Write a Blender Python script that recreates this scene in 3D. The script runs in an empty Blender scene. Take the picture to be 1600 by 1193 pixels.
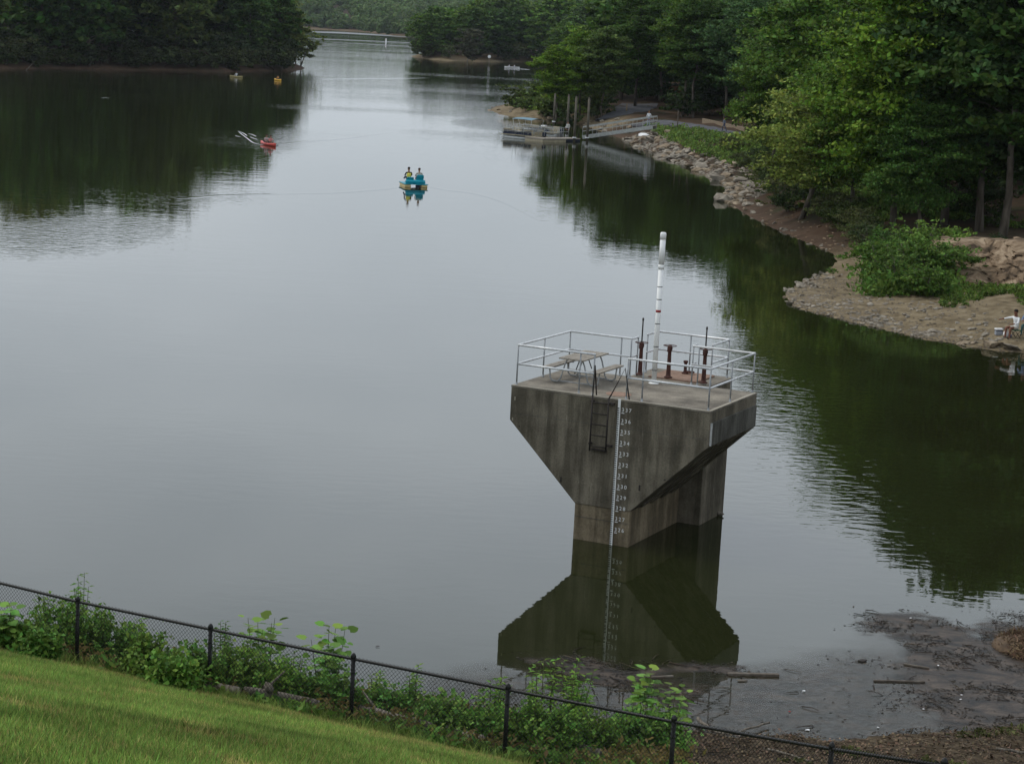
import bpy, bmesh, math, random
import numpy as np
from mathutils import Vector, Matrix, Euler
random.seed(7); RNG = np.random.default_rng(7)
S = bpy.context.scene
COL = S.collection
R = math.radians

# ---------------------------------------------------------------- camera
F_, PITCH, ROLL, HC = 3297.27, 0.1694, 0.0528, 14.104
PW, PH = 1600, 1193
FWD = np.array([0, math.cos(PITCH), -math.sin(PITCH)])
UP0 = np.array([0, math.sin(PITCH), math.cos(PITCH)]); R0 = np.array([1., 0, 0])
RGT = math.cos(ROLL)*R0 + math.sin(ROLL)*UP0
UPV = -math.sin(ROLL)*R0 + math.cos(ROLL)*UP0
cam = bpy.data.objects.new('camera', bpy.data.cameras.new('camera')); COL.objects.link(cam)
cam.data.lens = F_/PW*36; cam.data.sensor_width = 36; cam.data.clip_start = .5; cam.data.clip_end = 9000
cam.matrix_world = Matrix([[RGT[0], UPV[0], -FWD[0], 0], [RGT[1], UPV[1], -FWD[1], 0], [RGT[2], UPV[2], -FWD[2], HC], [0, 0, 0, 1]])
S.camera = cam

# ---------------------------------------------------------------- sky, sun, exposure
SUN_EL, SUN_AZ = R(52), R(-65)       # azimuth from +Y, negative = to the left
w = bpy.data.worlds.new('World'); S.world = w; w.use_nodes = True
nt = w.node_tree; nt.nodes.clear()
def N(nt, t, **kw):
    n = nt.nodes.new(t)
    for k, v in kw.items(): setattr(n, k, v)
    return n
sky = N(nt, 'ShaderNodeTexSky', sky_type='NISHITA', sun_disc=False, sun_elevation=SUN_EL, sun_rotation=SUN_AZ, air_density=1.2, dust_density=3, ozone_density=1)
tc = N(nt, 'ShaderNodeTexCoord'); mp = N(nt, 'ShaderNodeMapping'); mp.inputs['Scale'].default_value = (1, 1, 3.2)
no = N(nt, 'ShaderNodeTexNoise'); no.inputs['Scale'].default_value = 2.6; no.inputs['Detail'].default_value = 5; no.inputs['Roughness'].default_value = .55
cr = N(nt, 'ShaderNodeValToRGB'); cr.color_ramp.elements[0].position = .3; cr.color_ramp.elements[1].position = .72
cr.color_ramp.elements[0].color = (7.55, 8.4, 9.3, 1); cr.color_ramp.elements[1].color = (10.5, 11.3, 12.15, 1)
mx = N(nt, 'ShaderNodeMix', data_type='RGBA'); mx.inputs['Factor'].default_value = .88
bg = N(nt, 'ShaderNodeBackground'); bg.inputs['Strength'].default_value = .1
ow = N(nt, 'ShaderNodeOutputWorld')
L = nt.links.new
L(tc.outputs['Generated'], mp.inputs['Vector']); L(mp.outputs['Vector'], no.inputs['Vector']); L(no.outputs['Fac'], cr.inputs['Fac'])
sz = N(nt, 'ShaderNodeSeparateXYZ'); L(tc.outputs['Generated'], sz.inputs[0])   # cloud deck: brighter low down, heavier overhead
zr = N(nt, 'ShaderNodeValToRGB'); ze = zr.color_ramp.elements; ze[0].position = 0; ze[0].color = (.68,)*3+(1,); ze[1].position = .85; ze[1].color = (.6,)*3+(1,)
for zp, zv in ((.12, .82), (.27, 1.0), (.45, .95), (.6, .72)): ze.new(zp).color = (zv, zv, zv, 1)
L(sz.outputs['Z'], zr.inputs[0])
mz = N(nt, 'ShaderNodeMath', operation='MULTIPLY'); mz.inputs[1].default_value = 1.2; L(zr.outputs[0], mz.inputs[0])
mv = N(nt, 'ShaderNodeVectorMath', operation='SCALE'); L(cr.outputs['Color'], mv.inputs[0]); L(mz.outputs[0], mv.inputs['Scale'])
L(sky.outputs['Color'], mx.inputs['A']); L(mv.outputs[0], mx.inputs['B']); L(mx.outputs['Result'], bg.inputs['Color']); L(bg.outputs['Background'], ow.inputs['Surface'])
sl = bpy.data.lights.new('sun', 'SUN'); sl.energy = 1.15; sl.angle = R(10); sl.color = (1, .95, .87)
so = bpy.data.objects.new('sun', sl); COL.objects.link(so)
sd = Vector((math.cos(SUN_EL)*math.sin(SUN_AZ), math.cos(SUN_EL)*math.cos(SUN_AZ), math.sin(SUN_EL)))
so.rotation_euler = sd.to_track_quat('Z', 'Y').to_euler(); so.location = (0, 0, 60)
S.view_settings.view_transform = 'Standard'; S.view_settings.look = 'None'; S.view_settings.exposure = .09; S.view_settings.gamma = 1
S.view_settings.use_curve_mapping = False
try:
    S.cycles.max_bounces = 6; S.cycles.transparent_max_bounces = 16; S.cycles.volume_bounces = 0
    S.cycles.caustics_reflective = False; S.cycles.caustics_refractive = False
except Exception: pass

# ---------------------------------------------------------------- geometry helpers
def G(x, y, z=0.):
    d = FWD + RGT*(x-PW/2)/F_ + UPV*(PH/2-y)/F_
    return d*((z-HC)/d[2]) + np.array([0, 0, HC])
def proj(X):
    d = np.asarray(X, float) - np.array([0, 0, HC]); zz = d@FWD
    return PW/2 + F_*(d@RGT)/zz, PH/2 - F_*(d@UPV)/zz, zz

def meta(o, label=None, cat=None, group=None, kind=None):
    if label: o['label'] = label
    if cat: o['category'] = cat
    if group: o['group'] = group
    if kind: o['kind'] = kind
    return o
def empty(name, loc, rz=0, **k):
    o = bpy.data.objects.new(name, None); COL.objects.link(o); o.empty_display_size = .2
    o.location = loc; o.rotation_euler = (0, 0, rz); return meta(o, **k)
def link(name, me, parent=None, **k):
    o = bpy.data.objects.new(name, me); COL.objects.link(o)
    if parent: o.parent = parent
    return meta(o, **k)
def np_mesh(name, verts, faces, mats=(), smooth=False, midx=None):
    """faces: (n,k) array"""
    verts = np.asarray(verts, np.float32); faces = np.asarray(faces, np.int32)
    me = bpy.data.meshes.new(name); n, k = faces.shape
    me.vertices.add(len(verts)); me.vertices.foreach_set('co', verts.ravel())
    me.loops.add(n*k); me.loops.foreach_set('vertex_index', faces.ravel())
    me.polygons.add(n); me.polygons.foreach_set('loop_start', np.arange(0, n*k, k, dtype=np.int32))
    me.polygons.foreach_set('loop_total', np.full(n, k, np.int32))
    if smooth: me.polygons.foreach_set('use_smooth', np.ones(n, bool))
    if midx is not None: me.polygons.foreach_set('material_index', np.asarray(midx, np.int32))
    me.update(calc_edges=True); me.validate()
    for m in mats: me.materials.append(m)
    return me

class MB:
    def __init__(s): s.v = []; s.f = []; s.sm = []
    def add(s, vs, fs, smooth=False):
        b = len(s.v); s.v += [tuple(map(float, q)) for q in vs]; s.f += [tuple(b+i for i in f) for f in fs]; s.sm += [smooth]*len(fs); return s
    def box(s, c, d, rz=0, M=None):
        x, y, z = d[0]/2, d[1]/2, d[2]/2
        vs = [Vector((a, b, e)) for a in (-x, x) for b in (-y, y) for e in (-z, z)]
        m = M if M else Matrix.Rotation(rz, 3, 'Z')
        vs = [m@q + Vector(c) for q in vs]
        return s.add(vs, [(0, 1, 3, 2), (4, 6, 7, 5), (0, 4, 5, 1), (2, 3, 7, 6), (0, 2, 6, 4), (1, 5, 7, 3)])
    def bar(s, a, b, w, h, up=(0, 0, 1)):
        a, b = Vector(a), Vector(b); d = b-a; l = d.length; d.normalize(); u = Vector(up)
        sd_ = d.cross(u)
        if sd_.length < 1e-4: sd_ = d.cross(Vector((1, 0, 0)))
        sd_.normalize(); u = sd_.cross(d)
        vs = [p_ + sd_*i*w/2 + u*j*h/2 for p_ in (a, b) for i, j in ((-1, -1), (1, -1), (1, 1), (-1, 1))]
        return s.add(vs, [(3, 2, 1, 0), (4, 5, 6, 7), (0, 1, 5, 4), (1, 2, 6, 5), (2, 3, 7, 6), (3, 0, 4, 7)])
    def tube(s, pts, r, n=8, cap=True):
        pts = [Vector(q) for q in pts]; rs = r if isinstance(r, (list, tuple)) else [r]*len(pts)
        vs = []; prev = None
        for i, q in enumerate(pts):
            t = (pts[min(i+1, len(pts)-1)] - pts[max(i-1, 0)]).normalized()
            a = prev if prev is not None else (Vector((0, 0, 1)) if abs(t.z) < .9 else Vector((1, 0, 0)))
            a = (a - t*a.dot(t))
            if a.length < 1e-4: a = t.orthogonal()
            a.normalize(); prev = a; b = t.cross(a)
            vs += [q + (a*math.cos(2*math.pi*k/n) + b*math.sin(2*math.pi*k/n))*rs[i] for k in range(n)]
        fs = [(i*n+k, i*n+(k+1) % n, (i+1)*n+(k+1) % n, (i+1)*n+k) for i in range(len(pts)-1) for k in range(n)]
        if cap: fs += [tuple(range(n))[::-1], tuple((len(pts)-1)*n+k for k in range(n))]
        return s.add(vs, fs, True)
    def lathe(s, prof, c=(0, 0, 0), n=16):
        vs = [(c[0]+r*math.cos(2*math.pi*k/n), c[1]+r*math.sin(2*math.pi*k/n), c[2]+z) for r, z in prof for k in range(n)]
        fs = [(i*n+k, i*n+(k+1) % n, (i+1)*n+(k+1) % n, (i+1)*n+k) for i in range(len(prof)-1) for k in range(n)]
        fs += [tuple(range(n))[::-1], tuple((len(prof)-1)*n+k for k in range(n))]
        return s.add(vs, fs, True)
    def prism(s, poly, y0, y1, axis='y'):
        f_ = (lambda a, b, t: (a, t, b)) if axis == 'y' else ((lambda a, b, t: (t, a, b)) if axis == 'x' else (lambda a, b, t: (a, b, t)))
        n = len(poly); vs = [f_(a, b, y0) for a, b in poly] + [f_(a, b, y1) for a, b in poly]
        return s.add(vs, [tuple(range(n)), tuple(range(n, 2*n))[::-1]] + [(i, i+n, (i+1) % n+n, (i+1) % n) for i in range(n)])
    def build(s, name, mat, parent=None, bevel=0, **k):
        me = bpy.data.meshes.new(name); me.from_pydata(s.v, [], s.f)
        me.polygons.foreach_set('use_smooth', s.sm)
        bm = bmesh.new(); bm.from_mesh(me); bmesh.ops.recalc_face_normals(bm, faces=bm.faces)
        if bevel: bmesh.ops.bevel(bm, geom=[e for e in bm.edges if e.is_manifold and e.calc_face_angle(0) > .6], offset=bevel, segments=2, affect='EDGES', profile=.6)
        bm.to_mesh(me); bm.free(); me.materials.append(mat)
        return link(name, me, parent, **k)
def copy_thing(o, parent=None):
    c = o.copy(); COL.objects.link(c)
    if parent: c.parent = parent
    for ch in o.children: copy_thing(ch, c)
    return c

# ---------------------------------------------------------------- materials
def mat(name, col=(.5, .5, .5), rough=.7, metal=0, spec=.3):
    m = bpy.data.materials.new(name); m.use_nodes = True
    b = m.node_tree.nodes['Principled BSDF']; b.inputs['Base Color'].default_value = (*col, 1)
    b.inputs['Roughness'].default_value = rough; b.inputs['Metallic'].default_value = metal
    b.inputs['Specular IOR Level'].default_value = spec
    return m
def noisy(name, cols, scale=5, rough=.8, stretch=(1, 1, 1), bump=0, detail=6, pos=(.3, .7), metal=0, coord='Object', bscale=None, spec=.25, dist=0):
    m = mat(name, cols[0], rough, metal, spec); t = m.node_tree; b = t.nodes['Principled BSDF']; l = t.links.new
    c = N(t, 'ShaderNodeTexCoord'); mpp = N(t, 'ShaderNodeMapping'); mpp.inputs['Scale'].default_value = stretch
    nn = N(t, 'ShaderNodeTexNoise'); nn.inputs['Scale'].default_value = scale; nn.inputs['Detail'].default_value = detail; nn.inputs['Distortion'].default_value = dist
    r_ = N(t, 'ShaderNodeValToRGB'); e = r_.color_ramp.elements
    for i, cc in enumerate(cols):
        q = pos[0] + (pos[1]-pos[0])*i/(len(cols)-1)
        if i < 2: e[i].position = q; e[i].color = (*cc, 1)
        else: k = e.new(q); k.color = (*cc, 1)
    l(c.outputs[coord], mpp.inputs[0]); l(mpp.outputs[0], nn.inputs['Vector']); l(nn.outputs['Fac'], r_.inputs[0]); l(r_.outputs[0], b.inputs['Base Color'])
    if bump:
        n2 = N(t, 'ShaderNodeTexNoise'); n2.inputs['Scale'].default_value = bscale or scale*3; n2.inputs['Detail'].default_value = 8
        bp = N(t, 'ShaderNodeBump'); bp.inputs['Strength'].default_value = 1; bp.inputs['Distance'].default_value = bump
        l(mpp.outputs[0], n2.inputs['Vector']); l(n2.outputs['Fac'], bp.inputs['Height']); l(bp.outputs[0], b.inputs['Normal'])
    return m

def concrete(name, dark, light, stain=True):
    m = mat(name, light, .88, 0, .2); t = m.node_tree; b = t.nodes['Principled BSDF']; l = t.links.new
    c = N(t, 'ShaderNodeTexCoord')
    def noise(sc, st, det=6):
        q = N(t, 'ShaderNodeMapping'); q.inputs['Scale'].default_value = st; z = N(t, 'ShaderNodeTexNoise'); z.inputs['Scale'].default_value = sc; z.inputs['Detail'].default_value = det
        z.inputs['Roughness'].default_value = .62
        l(c.outputs['Object'], q.inputs[0]); l(q.outputs[0], z.inputs['Vector']); return z
    a = noise(1.1, (1, 1, 1)); r1 = N(t, 'ShaderNodeValToRGB'); r1.color_ramp.elements[0].position = .32; r1.color_ramp.elements[1].position = .68
    r1.color_ramp.elements[0].color = (*dark, 1); r1.color_ramp.elements[1].color = (*light, 1); l(a.outputs['Fac'], r1.inputs[0]); out = r1.outputs[0]
    if stain:
        s1 = noise(3.2, (1.0, 1.0, .13), 5); r2 = N(t, 'ShaderNodeValToRGB'); r2.color_ramp.elements[0].position = .42; r2.color_ramp.elements[1].position = .6
        r2.color_ramp.elements[0].color = (.42, .42, .40, 1); r2.color_ramp.elements[1].color = (1, 1, 1, 1)
        l(s1.outputs['Fac'], r2.inputs[0])
        mm = N(t, 'ShaderNodeMix', data_type='RGBA', blend_type='MULTIPLY'); mm.inputs['Factor'].default_value = .8
        l(out, mm.inputs['A']); l(r2.outputs[0], mm.inputs['B']); out = mm.outputs['Result']
        s3 = noise(5, (1.6, 1.6, .22), 3); r4 = N(t, 'ShaderNodeValToRGB'); r4.color_ramp.elements[0].position = .66; r4.color_ramp.elements[1].position = .74
        r4.color_ramp.elements[0].color = (0, 0, 0, 1); r4.color_ramp.elements[1].color = (.5, .5, .5, 1); l(s3.outputs['Fac'], r4.inputs[0])
        m3 = N(t, 'ShaderNodeMix', data_type='RGBA'); l(r4.outputs[0], m3.inputs['Factor']); l(out, m3.inputs['A']); m3.inputs['B'].default_value = (.42, .38, .31, 1); out = m3.outputs['Result']
    s2 = noise(22, (1, 1, 1), 8); r3 = N(t, 'ShaderNodeValToRGB'); r3.color_ramp.elements[0].position = .25; r3.color_ramp.elements[1].position = .7
    r3.color_ramp.elements[0].color = (.5, .48, .45, 1); r3.color_ramp.elements[1].color = (1.1, 1.1, 1.1, 1); l(s2.outputs['Fac'], r3.inputs[0])
    m2 = N(t, 'ShaderNodeMix', data_type='RGBA', blend_type='MULTIPLY'); m2.inputs['Factor'].default_value = .8; l(out, m2.inputs['A']); l(r3.outputs[0], m2.inputs['B'])
    l(m2.outputs['Result'], b.inputs['Base Color'])
    bp = N(t, 'ShaderNodeBump'); bp.inputs['Distance'].default_value = .012; l(s2.outputs['Fac'], bp.inputs['Height']); l(bp.outputs[0], b.inputs['Normal'])
    return m

def leafmat(name, transl=.35, use_obj=True, col=(.06, .1, .03), vr=.55, ns=.55):
    m = bpy.data.materials.new(name); m.use_nodes = True; t = m.node_tree; t.nodes.clear(); l = t.links.new
    out = N(t, 'ShaderNodeOutputMaterial'); geo = N(t, 'ShaderNodeNewGeometry'); oi = N(t, 'ShaderNodeObjectInfo')
    tcn = N(t, 'ShaderNodeTexCoord'); nz = N(t, 'ShaderNodeTexNoise'); nz.inputs['Scale'].default_value = ns; nz.inputs['Detail'].default_value = 3
    l(tcn.outputs['Object'], nz.inputs['Vector'])
    hs = N(t, 'ShaderNodeHueSaturation')
    def mr(src, a, b, c=0., d=1.):
        q = N(t, 'ShaderNodeMapRange'); q.inputs[1].default_value = c; q.inputs[2].default_value = d; q.inputs[3].default_value = a; q.inputs[4].default_value = b; l(src, q.inputs[0]); return q.outputs[0]
    v1 = mr(geo.outputs['Random Per Island'], 1-vr, 1+vr); v2 = mr(nz.outputs['Fac'], .6, 1.45, .3, .7)
    mu = N(t, 'ShaderNodeMath', operation='MULTIPLY'); l(v1, mu.inputs[0]); l(v2, mu.inputs[1]); l(mu.outputs[0], hs.inputs['Value'])
    rnd = N(t, 'ShaderNodeTexWhiteNoise', noise_dimensions='1D'); l(geo.outputs['Random Per Island'], rnd.inputs['W'])
    l(mr(rnd.outputs['Value'], .47, .525), hs.inputs['Hue'])
    if use_obj: l(oi.outputs['Color'], hs.inputs['Color'])
    else: hs.inputs['Color'].default_value = (*col, 1)
    d = N(t, 'ShaderNodeBsdfPrincipled'); d.inputs['Roughness'].default_value = .6; d.inputs['Specular IOR Level'].default_value = .12
    tr = N(t, 'ShaderNodeBsdfTranslucent'); ms = N(t, 'ShaderNodeMixShader'); ms.inputs[0].default_value = transl
    l(hs.outputs[0], d.inputs['Base Color']); l(hs.outputs[0], tr.inputs[0]); l(d.outputs[0], ms.inputs[1]); l(tr.outputs[0], ms.inputs[2]); l(ms.outputs[0], out.inputs[0])
    return m

M = {}
M['leaf'] = leafmat('foliage')
M['weed'] = leafmat('weed_leaf', .3, True)
M['bark'] = noisy('bark', [(.05, .04, .03), (.12, .10, .08), (.2, .18, .15)], 3, .95, (1, 1, .25), .03)
M['palebark'] = noisy('pale_bark', [(.16, .14, .12), (.34, .31, .27)], 3, .9, (1, 1, .3), .02)
M['wood'] = noisy('weathered_wood', [(.13, .11, .09), (.27, .24, .2), (.36, .33, .28)], 4, .85, (1, 6, 6), .004)
M['log'] = noisy('driftwood', [(.06, .048, .036), (.14, .12, .095), (.22, .195, .16)], 5, .9, (6, 1, 1), .01)
M['pile'] = noisy('piling_wood', [(.06, .052, .04), (.13, .118, .09)], 4, .9, (1, 1, .3), .01)
M['conc'] = concrete('wall_concrete', (.135, .117, .09), (.27, .238, .182))
M['pierc'] = concrete('pier_concrete', (.19, .15, .10), (.33, .27, .185))
M['deck'] = concrete('deck_concrete', (.125, .11, .09), (.33, .295, .24), False)
M['panelc'] = concrete('panel_concrete', (.12, .115, .10), (.17, .165, .148))
M['edge'] = concrete('edge_concrete', (.34, .31, .25), (.46, .42, .35), False)
M['galv'] = noisy('galvanised_steel', [(.56, .57, .58), (.74, .75, .76)], 9, .38, metal=.25)
M['postgrey'] = noisy('dull_galvanised', [(.24, .25, .26), (.38, .39, .40)], 9, .5, metal=.2)
M['gate_red'] = noisy('red_primer_iron', [(.045, .018, .014), (.10, .042, .032)], 8, .7)
M['darkiron'] = noisy('dark_iron', [(.018, .016, .015), (.05, .04, .035)], 12, .7)
M['black'] = mat('black_coating', (.008, .008, .008), .45)
M['white'] = noisy('white_paint', [(.80, .80, .79), (.85, .85, .84)], 3, .5)
M['whiteplain'] = mat('white_plastic', (.8, .8, .8), .5)
M['redband'] = mat('red_paint', (.3, .03, .03), .5)
M['tick'] = mat('black_paint', (.012, .012, .012), .7)
M['rust'] = noisy('rusty_patch', [(.2, .12, .08), (.3, .2, .15)], 6, .9)
M['rock'] = noisy('riprap_stone', [(.10, .085, .065), (.23, .2, .16), (.35, .31, .25)], 1.6, .9, bump=.05, bscale=6)
M['tanrock'] = noisy('tan_stone', [(.13, .095, .06), (.27, .21, .145), (.38, .31, .22)], 1.2, .9, bump=.08, bscale=5)
M['cliff'] = noisy('outcrop_stone', [(.05, .034, .02), (.20, .14, .088), (.33, .25, .17)], .9, .95, (1, 1, 1.5), .15, pos=(.36, .66), bscale=2.2, dist=1.2)
M['asphalt'] = noisy('asphalt', [(.055, .055, .06), (.1, .1, .11)], 1.5, .9, bump=.01, bscale=30)
M['timber'] = noisy('timber_wall', [(.16, .12, .08), (.28, .22, .15)], 3, .9, (1, 1, 4))
M['alu'] = noisy('aluminium', [(.3, .31, .3), (.45, .46, .44)], 4, .45, metal=.5)
M['canvas'] = mat('blue_canvas', (.14, .24, .30), .8)
M['tarp'] = mat('navy_vinyl', (.015, .02, .04), .6)
M['skin'] = mat('skin', (.36, .2, .13), .6)
M['teal'] = noisy('teal_plastic', [(.0, .20, .28), (.01, .30, .38)], 3, .4)
M['cream'] = noisy('cream_hull', [(.3, .26, .18), (.42, .37, .26)], 4, .45)
M['yellowv'] = mat('yellow_vest', (.7, .62, .1), .6)
M['creamy'] = noisy('cream_yellow_hull', [(.6, .46, .2), (.72, .58, .3)], 4, .45)
M['redk'] = noisy('red_hull', [(.45, .05, .04), (.6, .09, .07)], 4, .4)
M['yelk'] = noisy('yellow_hull', [(.7, .38, .04), (.8, .48, .08)], 4, .4)
M['olivek'] = noisy('olive_hull', [(.28, .24, .1), (.4, .34, .15)], 4, .5)

# leaf of the water: murky, glossy, rippled
WPATCH = [(8.0, 84, 10), (-27, 126, 8), (11, 66, 6), (-3, 290, 9)]
def water_mat():
    m = mat('lake_water', (.016, .019, .0065), .015, 0, .5); t = m.node_tree; b = t.nodes['Principled BSDF']; l = t.links.new
    b.inputs['IOR'].default_value = 1.333
    c = N(t, 'ShaderNodeNewGeometry')
    def noise(sc, st, det=2, ro=.5):
        q = N(t, 'ShaderNodeMapping'); q.inputs['Scale'].default_value = st; z = N(t, 'ShaderNodeTexNoise'); z.inputs['Scale'].default_value = sc; z.inputs['Detail'].default_value = det; z.inputs['Roughness'].default_value = ro
        l(c.outputs['Position'], q.inputs[0]); l(q.outputs[0], z.inputs['Vector']); return z.outputs['Fac']
    def mr(src, a, b_, c0, c1):
        q = N(t, 'ShaderNodeMapRange', interpolation_type='SMOOTHSTEP'); q.inputs[1].default_value = c0; q.inputs[2].default_value = c1; q.inputs[3].default_value = a; q.inputs[4].default_value = b_; l(src, q.inputs[0]); return q.outputs[0]
    def mul(a, b_, op='MULTIPLY'):
        q = N(t, 'ShaderNodeMath', operation=op)
        for i, s_ in enumerate((a, b_)):
            if isinstance(s_, (int, float)): q.inputs[i].default_value = s_
            else: l(s_, q.inputs[i])
        return q.outputs[0]
    fine = noise(2.2, (.55, 1, 1), 2); mid = noise(.45, (.5, 1, 1), 2)
    patch = mr(noise(.03, (.45, 1, 1), 3), .35, 1.1, .40, .70)       # cat's paws
    for (qx, qy, ra) in WPATCH:
        vv = N(t, 'ShaderNodeVectorMath', operation='DISTANCE'); sc_ = N(t, 'ShaderNodeVectorMath', operation='MULTIPLY'); sc_.inputs[1].default_value = (1, .42, 0); l(c.outputs['Position'], sc_.inputs[0]); l(sc_.outputs[0], vv.inputs[0]); vv.inputs[1].default_value = (qx, qy*.42, 0)
        patch = mul(patch, mr(vv.outputs['Value'], 3.4, 0, ra*.25, ra), 'MAXIMUM')
    sepx = N(t, 'ShaderNodeSeparateXYZ'); l(c.outputs['Position'], sepx.inputs[0])
    far = mr(sepx.outputs['Y'], 0.5, 3.2, 45, 560)
    near = mr(sepx.outputs['Y'], .5, 1, 50, 75)
    h = mul(mul(mul(fine, patch), far), near)
    h2 = mul(mul(mul(mid, .9), far), near)
    hh = mul(h, h2, 'ADD')
    bp = N(t, 'ShaderNodeBump'); bp.inputs['Strength'].default_value = 1; bp.inputs['Distance'].default_value = .008
    l(hh, bp.inputs['Height']); l(bp.outputs[0], b.inputs['Normal'])
    return m
M['water'] = water_mat()

# ---------------------------------------------------------------- terrain
FP = [(-75, 79.5, 1.9), (-10.2, 38.1, 2.25), (-7.54, 36.44, 2.29), (-4.93, 34.85, 2.39), (-2.35, 33.22, 2.51), (.19, 31.55, 2.67), (2.64, 29.74, 2.90), (4.6, 27.46, 3.40), (5.52, 24.67, 4.23), (7.5, 18, 5.4), (11, 5, 8.2), (16, -20, 12.0)]
def g2(*q): a = G(*q); return (a[0], a[1])
WATER = [(-60, 83), (-30, 60), g2(-300, 900), g2(0, 1006), g2(120, 1022), g2(250, 1043), g2(400, 1062), g2(520, 1082), g2(680, 1093), g2(800, 1116), g2(920, 1124), g2(1000, 1142), g2(1080, 1140), g2(1150, 1152), g2(1230, 1146),
         g2(1300, 1158), g2(1400, 1145), g2(1500, 1142), g2(1600, 1130), g2(1680, 1080), g2(1640, 1040), g2(1590, 1022), g2(1578, 1003), g2(1600, 984), g2(1700, 960),
         (24, 60), (31, 74), (31, 90), g2(1660, 560), g2(1600, 552), g2(1560, 550), g2(1480, 536), g2(1440, 530), g2(1380, 515), g2(1340, 506), g2(1290, 493), g2(1240, 480), g2(1226, 458), g2(1245, 445), g2(1290, 425),
         g2(1307, 408), g2(1300, 395), g2(1260, 378), g2(1215, 360), g2(1165, 335), g2(1142, 318), g2(1138, 290), g2(1090, 265), g2(1040, 248), g2(1000, 232), g2(985, 221), g2(964, 214), g2(930, 203), g2(902, 192), g2(885, 191), g2(860, 188), g2(820, 186), g2(780, 179), g2(765, 172),
         g2(775, 165), (2, 350), (7, 400), (11, 480), (13, 560), (12, 640), g2(850, 99), g2(830, 97), g2(760, 97), g2(700, 95), g2(655, 92), g2(640, 88), (-40, 790), (-25, 880), (10, 1000), (-5, 1200), (-70, 1330),
         g2(633, 57), g2(600, 54), g2(560, 49), g2(500, 46), g2(455, 43), (-270, 1560), (-330, 1300), (-260, 900), (-170, 760), (-115, 660), (-80, 590), g2(470, 103), g2(477, 106), g2(474, 109), g2(440, 112), g2(400, 111), g2(350, 113), g2(280, 110), g2(200, 110), g2(100, 107), g2(0, 108),
         (-140, 392), (-190, 330), (-180, 170), (-110, 112)]
WP = np.array(WATER, float)
def seg_dist(P, A, B):
    d = B-A; L2 = (d@d); t = np.clip(((P-A)@d)/L2, 0, 1); q = P - (A + t[:, None]*d); return np.hypot(q[:, 0], q[:, 1]), t
def shore(P):
    """signed distance to the shoreline, positive on land"""
    D = np.full(len(P), 1e9); ins = np.zeros(len(P), bool); n = len(WP)
    for i in range(n):
        A, B = WP[i], WP[(i+1) % n]; D = np.minimum(D, seg_dist(P, A, B)[0])
        if A[1] != B[1]:
            c = ((A[1] > P[:, 1]) != (B[1] > P[:, 1])) & (P[:, 0] < (B[0]-A[0])*(P[:, 1]-A[1])/(B[1]-A[1]) + A[0]); ins ^= c
    return np.where(ins, -D, D)
FPA = np.array(FP, float)
TL = np.array([(-75, 79.5, 1.9), (-10.2, 38.1, 2.25), (-7.54, 36.44, 2.29), (-4.93, 34.85, 2.39), (-2.35, 33.22, 2.51), (.19, 31.55, 2.67), (2.64, 29.74, 2.90), (40, 6.9, 3.6)], float)
def fence_s(P, FPA=FPA):
    """signed distance to the fence line (positive on the dam side) and the fence foot level"""
    D = np.full(len(P), 1e9); Z = np.zeros(len(P)); sg = np.ones(len(P))
    for i in range(len(FPA)-1):
        A, B = FPA[i, :2], FPA[i+1, :2]; d, t = seg_dist(P, A, B); m = d < D
        cr_ = (B[0]-A[0])*(P[:, 1]-A[1]) - (B[1]-A[1])*(P[:, 0]-A[0])
        D = np.where(m, d, D); Z = np.where(m, FPA[i, 2] + t*(FPA[i+1, 2]-FPA[i, 2]), Z); sg = np.where(m, np.where(cr_ > 0, -1, 1), sg)
    return D*sg, Z
def sstep(a, b, x): t = np.clip((x-a)/(b-a), 0, 1); return t*t*(3-2*t)
def vnoise(P, sc, seed=0):
    q = P/sc; i = np.floor(q).astype(np.int64); f = q-i; f = f*f*(3-2*f)
    def h(a, b):
        n_ = (a*374761393 + b*668265263 + seed*1442695041) & 0xffffffff; n_ = ((n_ ^ (n_ >> 13))*1274126177) & 0xffffffff; return ((n_ ^ (n_ >> 16)) & 0xffff)/65535.
    a, b, c, d = h(i[:, 0], i[:, 1]), h(i[:, 0]+1, i[:, 1]), h(i[:, 0], i[:, 1]+1), h(i[:, 0]+1, i[:, 1]+1)
    return (a*(1-f[:, 0])+b*f[:, 0])*(1-f[:, 1]) + (c*(1-f[:, 0])+d*f[:, 0])*f[:, 1] - .5
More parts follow.
